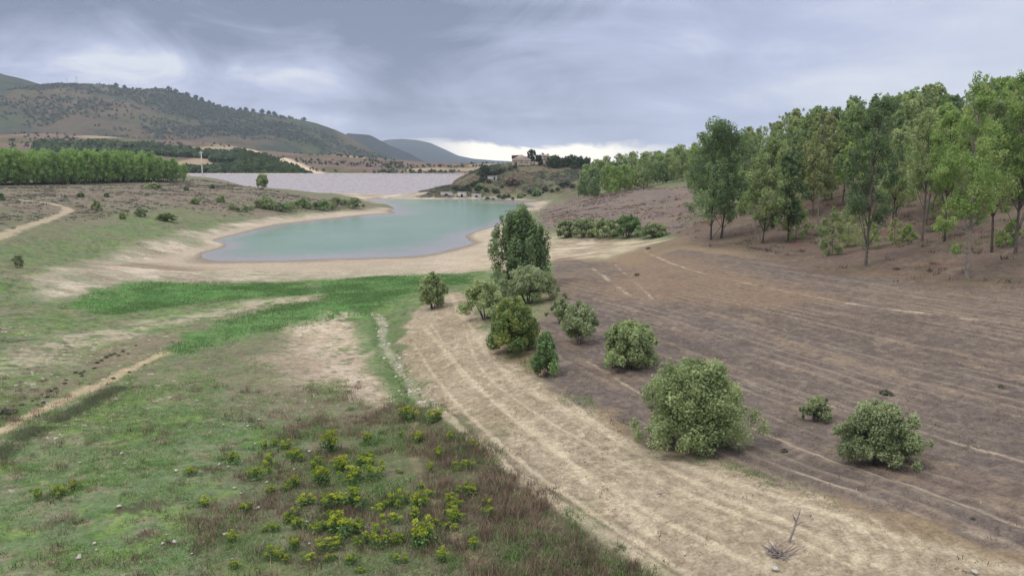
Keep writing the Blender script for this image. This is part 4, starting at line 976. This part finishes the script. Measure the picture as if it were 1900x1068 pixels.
tufts('grass', P1, np.random.default_rng(2).uniform(.05, .14, len(P1)), .018, L_grass, 6, 'short meadow grass in the left foreground', 3, .6, clus=np.full(len(P1), .14))
# dry brown and green weeds
P = scatter(60000, -100, 1300, 690, 1090, 502); wd = mask(P, 'weedy'); bad = mask(P, 'straw', 'mauve', soft=.3)
tk = mask(P, 'thick', soft=.4)
den = (wd * .6 + tk * .9 + .18) * sstep(.44 - .10 * tk, .60 - .10 * tk, fbm(P[:, 0], P[:, 1], 2.2, 4, 512)) * (1 - bad)
P2_ = P[np.random.default_rng(4).random(len(P)) < den * .17]
tufts('weeds', P2_, np.random.default_rng(5).uniform(.12, .42, len(P2_)), .013, L_weed, 30, 'dry brown weeds standing in the foreground', 6, .35, clus=np.random.default_rng(7).uniform(.10, .30, len(P2_)))
den = (wd * .7 + tk * .5 + .10) * sstep(.50 - .08 * tk, .64 - .06 * tk, fbm(P[:, 0], P[:, 1], 1.8, 4, 513)) * (1 - bad)
P3 = P[np.random.default_rng(8).random(len(P)) < den * .16]
tufts('weeds', P3, np.random.default_rng(9).uniform(.08, .30, len(P3)), .018, L_weedg, 24, 'low green weeds among the dry ones', 10, .5, clus=np.random.default_rng(11).uniform(.12, .30, len(P3)))
# lush sward along the stream
lw = np.concatenate([AW['lush_a'], AW['lush_b']]); P = lw.min(0) + (lw.max(0) - lw.min(0)) * np.random.default_rng(12).random((60000, 2))
den = mask(P, 'lush_a', 'lush_b', soft=1.8) * (.25 + .75 * sstep(.35, .6, fbm(P[:, 0], P[:, 1], 4, 4, 514)))
P4 = P[np.random.default_rng(13).random(len(P)) < den * .6]
tufts('grass', P4, np.random.default_rng(14).uniform(.08, .22, len(P4)), .035, L_lush, 8, 'lush green grass growing along the damp stream bed', 15, .5, clus=np.full(len(P4), .35))
# stubble on the bank and field
P = scatter(110000, 740, 2050, 560, 1090, 503); dP = np.hypot(P[:, 0], P[:, 1])
den = (mask(P, 'straw') * .5 + mask(P, 'mauve') * .11) * (1 - sstep(50, 85, dP)) * sstep(.40, .58, fbm(P[:, 0], P[:, 1], 1.6, 4, 515))
P5 = P[np.random.default_rng(16).random(len(P)) < den * .8]
tufts('stubble', P5, np.random.default_rng(17).uniform(.04, .11, len(P5)), .010, L_straw, 6, 'short dry stubble on the bank and field', 18, .7, clus=np.full(len(P5), .10))
den = (mask(P, 'straw') * .20 + mask(P, 'mauve') * .28) * (1 - sstep(60, 95, dP)) * sstep(.48, .62, fbm(P[:, 0], P[:, 1], 2.6, 4, 516))
P6 = P[np.random.default_rng(19).random(len(P)) < den * .5]
tufts('weeds', P6, np.random.default_rng(20).uniform(.04, .13, len(P6)), .016, L_weed, 7, 'low brown dead weeds on the field', 21, .7, clus=np.full(len(P6), .12))
# undergrowth under the grove
P = np.random.default_rng(22).uniform((25, 62), (110, 190), (26000, 2)); den = mask(P, 'red', soft=2) * sstep(.50, .64, fbm(P[:, 0], P[:, 1], 4, 4, 517))
P7 = P[np.random.default_rng(23).random(len(P)) < den * .16]
tufts('undergrowth', P7, np.random.default_rng(24).uniform(.15, .55, len(P7)), .05, leaf_mat('dry_undergrowth', (.06, .052, .038), (.13, .115, .08), (.23, .20, .14)), 14, 'dry undergrowth under the grove', 25, .5, clus=np.random.default_rng(26).uniform(.2, .5, len(P7)))
# low scrub and tufts of the farther slopes
def far_tufts(names, n, thr, h0, h1, mat, label, seed, nb=16, sc=9, box=None):
    w = np.concatenate([AW[k] for k in names]) if box is None else np.array(box, float); rr = np.random.default_rng(seed); Q = w.min(0) + (w.max(0) - w.min(0)) * rr.random((n, 2))
    Q = Q[np.hypot(Q[:, 0], Q[:, 1]) < 430]; z = ground(Q[:, 0], Q[:, 1])
    den = (mask(Q, *names, soft=3) if box is None else 1) * sstep(thr, thr + .14, fbm(Q[:, 0], Q[:, 1], sc, 4, seed)) * (z > .7) * (1 - line('track', Q[:, 0], Q[:, 1]))
    Q = Q[rr.random(len(Q)) < den]; hh = rr.uniform(h0, h1, len(Q)) * rr.uniform(.5, 1, len(Q))
    tufts('scrub', Q, hh, .07, mat, nb, label, seed, .55, clus=hh * .8)
far_tufts(['slope'], 9000, .46, .2, .7, L_hill, 'low dark scrub dotted over the left slope', 601)
far_tufts(['slope'], 9000, .46, .15, .5, L_weed, 'low dead weeds over the left slope', 602)
far_tufts(['knoll'], 5000, .45, .4, 1.3, L_hill, 'low scrub over the far knoll', 603, box=[(-45, 376), (46, 432)])
far_tufts(['knoll'], 4000, .47, .3, .9, L_weed, 'dead brown weeds over the far knoll', 606, box=[(-45, 376), (46, 432)])
far_tufts(['purple'], 6000, .48, .12, .4, L_weed, 'dead weeds on the mauve slope', 604, 12, 6)
far_tufts(['purple'], 2500, .54, .15, .5, L_hill, 'sparse dark scrub on the mauve slope', 605, 12, 12)
# ditch bank growth below the path
dl = poly_world([(-20, 852), (40, 812), (100, 782), (160, 752), (215, 722)], False); rr = np.random.default_rng(27); t = rr.random(700) * (len(dl) - 1); i = t.astype(int); P8 = dl[i] * (1 - (t % 1))[:, None] + dl[np.minimum(i + 1, len(dl) - 1)] * (t % 1)[:, None] + rr.normal(0, .28, (700, 2))
P8 = P8[fbm(P8[:, 0], P8[:, 1], 1.6, 3, 518) > .43]
tufts('undergrowth', P8, rr.uniform(.06, .26, len(P8)), .02, leaf_mat('ditch_growth', (.085, .105, .058), (.14, .165, .09), (.21, .235, .14)), 20, 'dark green growth along the ditch beside the path', 28, .5, clus=rr.uniform(.1, .3, len(P8)))

# yellow-flowering plants, one by one
def flower_plant(seed):
    r_ = np.random.default_rng(seed); nst = int(r_.integers(7, 17)); root = empty('flowering_plant'); mb = MB(); tops = []
    for i in range(nst):
        th = r_.random() * 6.28; rad = .06 + .40 * r_.random(); hh = .5 + .35 * r_.random() - .2 * rad; e = (math.cos(th) * rad, math.sin(th) * rad, hh)
        mb.tube(wob_path((math.cos(th) * .04, math.sin(th) * .04, -.03), e, 4, .012, r_), [.010, .009, .008, .006], 4); tops.append((*e, .12, .12, .10))
    V, Q, T = leaves([(a, b, c_ * .5, .14, .14, c_ * .35) for a, b, c_, *_ in tops], 420, .045, r_); mb.add(V, Q, tint=T)
    mb.build('stem', L_weedg, root); V, Q, T = leaves(tops, 620, .034, r_, shell=.6, cvar=.15); mesh('blossoms', V, [Q], L_yel, root, {'tint': T}); return root
fp = [flower_plant(520 + i) for i in range(6)]; used = [False] * 6
FL = [(640,1000,62),(608,1018,50),(700,1012,52),(785,1010,70),(660,985,44),(612,840,46),(590,900,44),(650,890,40),(690,885,50),(570,935,40),(620,940,52),(655,940,46),(560,975,34),(740,935,36),(780,940,40),(842,965,40),(868,915,44),(760,780,34),(800,785,30),(860,870,34),(845,945,34),(430,1005,36),(545,1020,34),(480,890,32),(440,860,30),(500,865,36),(545,860,30),(380,940,32),(905,960,30),(545,905,30),
      (700,950,30),(725,975,34),(510,1035,34),(820,1040,36),(905,935,26),(635,870,36),(665,865,32),(590,870,30),(110,915,34),(70,925,28),(140,905,26),(350,880,24),(880,1020,28),(740,1040,32),(595,985,36),(575,1040,30),(455,950,26),(780,820,26),(835,820,24),(880,830,22)]
rf = np.random.default_rng(45)
for _ in range(60):
    px_, py_ = rf.uniform(430, 930), rf.uniform(800, 1062)
    if px_ < 800 + (py_ - 800) * .7: FL.append((px_, py_, rf.uniform(14, 30)))
for i, (px, py, w) in enumerate(FL):
    k = i % 6; o = fp[k] if not used[k] else dup(fp[k]); used[k] = True; s = w * mpp(px, py) * 1.12
    place(o, px, py, (s * rng.uniform(.8, 1.25), s * rng.uniform(.8, 1.25), s * rng.uniform(.55, 1.0)), rng.random() * 6.28); tag(o, 'yellow-topped flowering plant among the foreground weeds', 'plant', 'yellow-flowering plants in the foreground')
# dark tussocks along the stream bank on the left
def tussock(seed):
    r_ = np.random.default_rng(seed); V, Q, T = leaves([(0, 0, .16, .42, .42, .22), (.3, .1, .12, .3, .3, .16), (-.3, -.1, .12, .3, .3, .15)], 260, .10, r_); V[:, 2] = np.maximum(V[:, 2], -.03)
    return mesh('tussock', V, [Q], L_tuss, None, {'tint': T})
ts = [tussock(560 + i) for i in range(3)]; used = [False] * 3
TU = [(10,768,26),(24,766,18),(80,748,11),(87,738,9),(40,752,9),(92,728,13),(103,722,10),(70,752,8),(140,690,10),(150,692,9),(156,688,8),(175,682,8),(180,672,9),(188,668,9),(197,662,10),(205,658,9),(212,655,8),(220,658,8),(228,650,8),(120,712,8),(123,706,7),(152,697,8),(238,655,6),(252,640,6),(60,745,7),(240,690,7),(268,676,6),(210,702,8)]
for i, (px, py, w) in enumerate(TU):
    k = i % 3; o = ts[k] if not used[k] else dup(ts[k]); used[k] = True; s = w * mpp(px, py); place(o, px, py, s, rng.random() * 6.28); tag(o, 'dark tussock on the eroded stream bank by the left path', 'tussock', 'dark tussocks on the left stream bank')
for px, py, w, lab in [(1455, 836, 16, 'dark dead tussock right of the largest bush'), (1645, 728, 24, 'dark brown tussock on the upper ploughed field'), (1805, 962, 9, 'tiny dark tussock low on the right of the field'), (1182, 510, 12, 'dark tussock between the two wheel tracks near the grove'), (1203, 462, 9, 'dark tussock where the track enters the grove'), (1858, 718, 14, 'dark tussock at the far right of the ploughed field'), (1664, 500, 12, 'dark tussock below the grove front')]:
    o = dup(ts[0]); s = w * mpp(px, py); place(o, px, py, s, px); tag(o, lab, 'tussock')
# stones
def stone(seed):
    r_ = np.random.default_rng(seed); n, m_ = 7, 9; th = np.linspace(0, math.pi, n); ph = np.linspace(0, 2 * math.pi, m_, endpoint=False); TH, PH = np.meshgrid(th, ph, indexing='ij')
    D = np.stack([np.sin(TH) * np.cos(PH), np.sin(TH) * np.sin(PH), np.cos(TH)], -1).reshape(-1, 3); V = D * (.5 * (1 + .22 * np.sin(3 * D @ r_.normal(size=3) * 1.5) + .15 * np.cos(5 * D @ r_.normal(size=3))))[:, None] * np.array([1, .8, .6])
    q = np.array([(i * m_ + j, i * m_ + (j + 1) % m_, (i + 1) * m_ + (j + 1) % m_, (i + 1) * m_ + j) for i in range(n - 1) for j in range(m_)]); return mesh('stone', V, [q], m_stone)
st = [stone(580 + i) for i in range(3)]; used = [False] * 3
sl, _w = LW['stones']; rr = np.random.default_rng(31)
for i in range(70):
    t = rr.random() * (len(sl) - 1); k = int(t); p = sl[k] * (1 - t % 1) + sl[min(k + 1, len(sl) - 1)] * (t % 1) + rr.normal(0, .35, 2)
    q = i % 3; o = st[q] if not used[q] else dup(st[q]); used[q] = True; s = rr.uniform(.12, .40); o.location = (p[0], p[1], gz(*p) + .03 * s); o.scale = (s,) * 3; o.rotation_euler = (rr.normal(0, .3), rr.normal(0, .3), rr.random() * 6.28); tag(o, 'pale stone lining the dry gully under the bank', 'stone', 'pale stones lining the dry gully')
for i in range(90):
    px, py = rr.uniform(120, 620), rr.uniform(770, 1040)
    if rr.random() > .4 + .6 * (fbm(np.array([px]), np.array([py]), 90, 3, 590)[0] > .5): continue
    o = dup(st[i % 3]); p = at1(px, py); s = rr.uniform(.07, .22); o.location = (p[0], p[1], gz(*p) + .06); o.scale = (s,) * 3; o.rotation_euler = (rr.normal(0, .3), rr.normal(0, .3), rr.random() * 6.28); tag(o, 'small whitish stone lying in the foreground grass', 'stone', 'small whitish stones in the foreground grass')
for px, py, w, lab in [(1438, 1056, 16, 'white stone in the bottom right, beside the heap of twigs'), (1808, 1066, 14, 'flat pale stone at the bottom right edge'), (1697, 790, 8, 'white stone just right of the silvery bush')]:
    o = dup(st[0]); s = w * mpp(px, py); place(o, px, py, s, px, .05); tag(o, lab, 'stone')
# dead wood
def deadwood(px, py, w, h_, label, n=16, seed=1):
    r_ = np.random.default_rng(seed); s = mpp(px, py); root = MB(); W_ = w * s
    for i in range(n):
        th = r_.random() * 6.28; a = np.array([r_.normal(0, W_ * .12), r_.normal(0, W_ * .12), .02]); e = a + np.array([math.cos(th) * W_ * .5, math.sin(th) * W_ * .4, h_ * s * r_.random()]); root.tube(wob_path(a, e, 5, W_ * .02, r_), np.linspace(1, .3, 5) * W_ * .022, 5)
    return root, place
for px, py, w, h_, lab, seed in [(1442, 1028, 66, 34, 'heap of grey dead twigs on the stubble at bottom right', 3), (1230, 914, 34, 8, 'short dark log lying on the stubble bank', 4)]:
    mb, _ = deadwood(px, py, w, h_, lab, 26 if seed == 3 else 5, seed); o = mb.build('dead_branches' if seed == 3 else 'log', m_wood); place(o, px, py); tag(o, lab, 'dead wood')
s = mpp(1462, 1005); mb = MB(); r_ = np.random.default_rng(9); mb.tube(wob_path((0, 0, -.1), (22 * s, 0, 66 * s), 7, .02, r_), np.linspace(1, .35, 7) * .045, 6); mb.tube(wob_path((9 * s, 0, 32 * s), (30 * s, .1, 40 * s), 4, .02, r_), [.025, .02, .015, .01], 5); mb.tube(wob_path((12 * s, 0, 42 * s), (4 * s, -.1, 60 * s), 4, .02, r_), [.022, .018, .014, .008], 5)
o = mb.build('dead_sapling', m_wood); place(o, 1462, 1005); tag(o, 'bare grey dead sapling leaning beside the heap of twigs', 'dead tree')

# ------------------------------------------------------------------ air
mh = bpy.data.materials.new('haze_air'); mh.use_nodes = True; mh.node_tree.nodes.clear(); gh = G(mh.node_tree); oh = gh.new('ShaderNodeOutputMaterial')
vh = gh.new('ShaderNodeVolumePrincipled'); vh.inputs['Density'].default_value = .00010; vh.inputs['Color'].default_value = (.74, .84, 1.0, 1); vh.inputs['Density Attribute'].default_value = ''
gh.l.new(vh.outputs[0], oh.inputs['Volume'])
try: mh.cycles.homogeneous_volume = True
except Exception: pass
mb = MB(); mb.box(-7200, 7200, -120, 7300, -5.0, 330); tag(mb.build('haze', mh), 'thin blue haze filling the valley', kind='stuff')
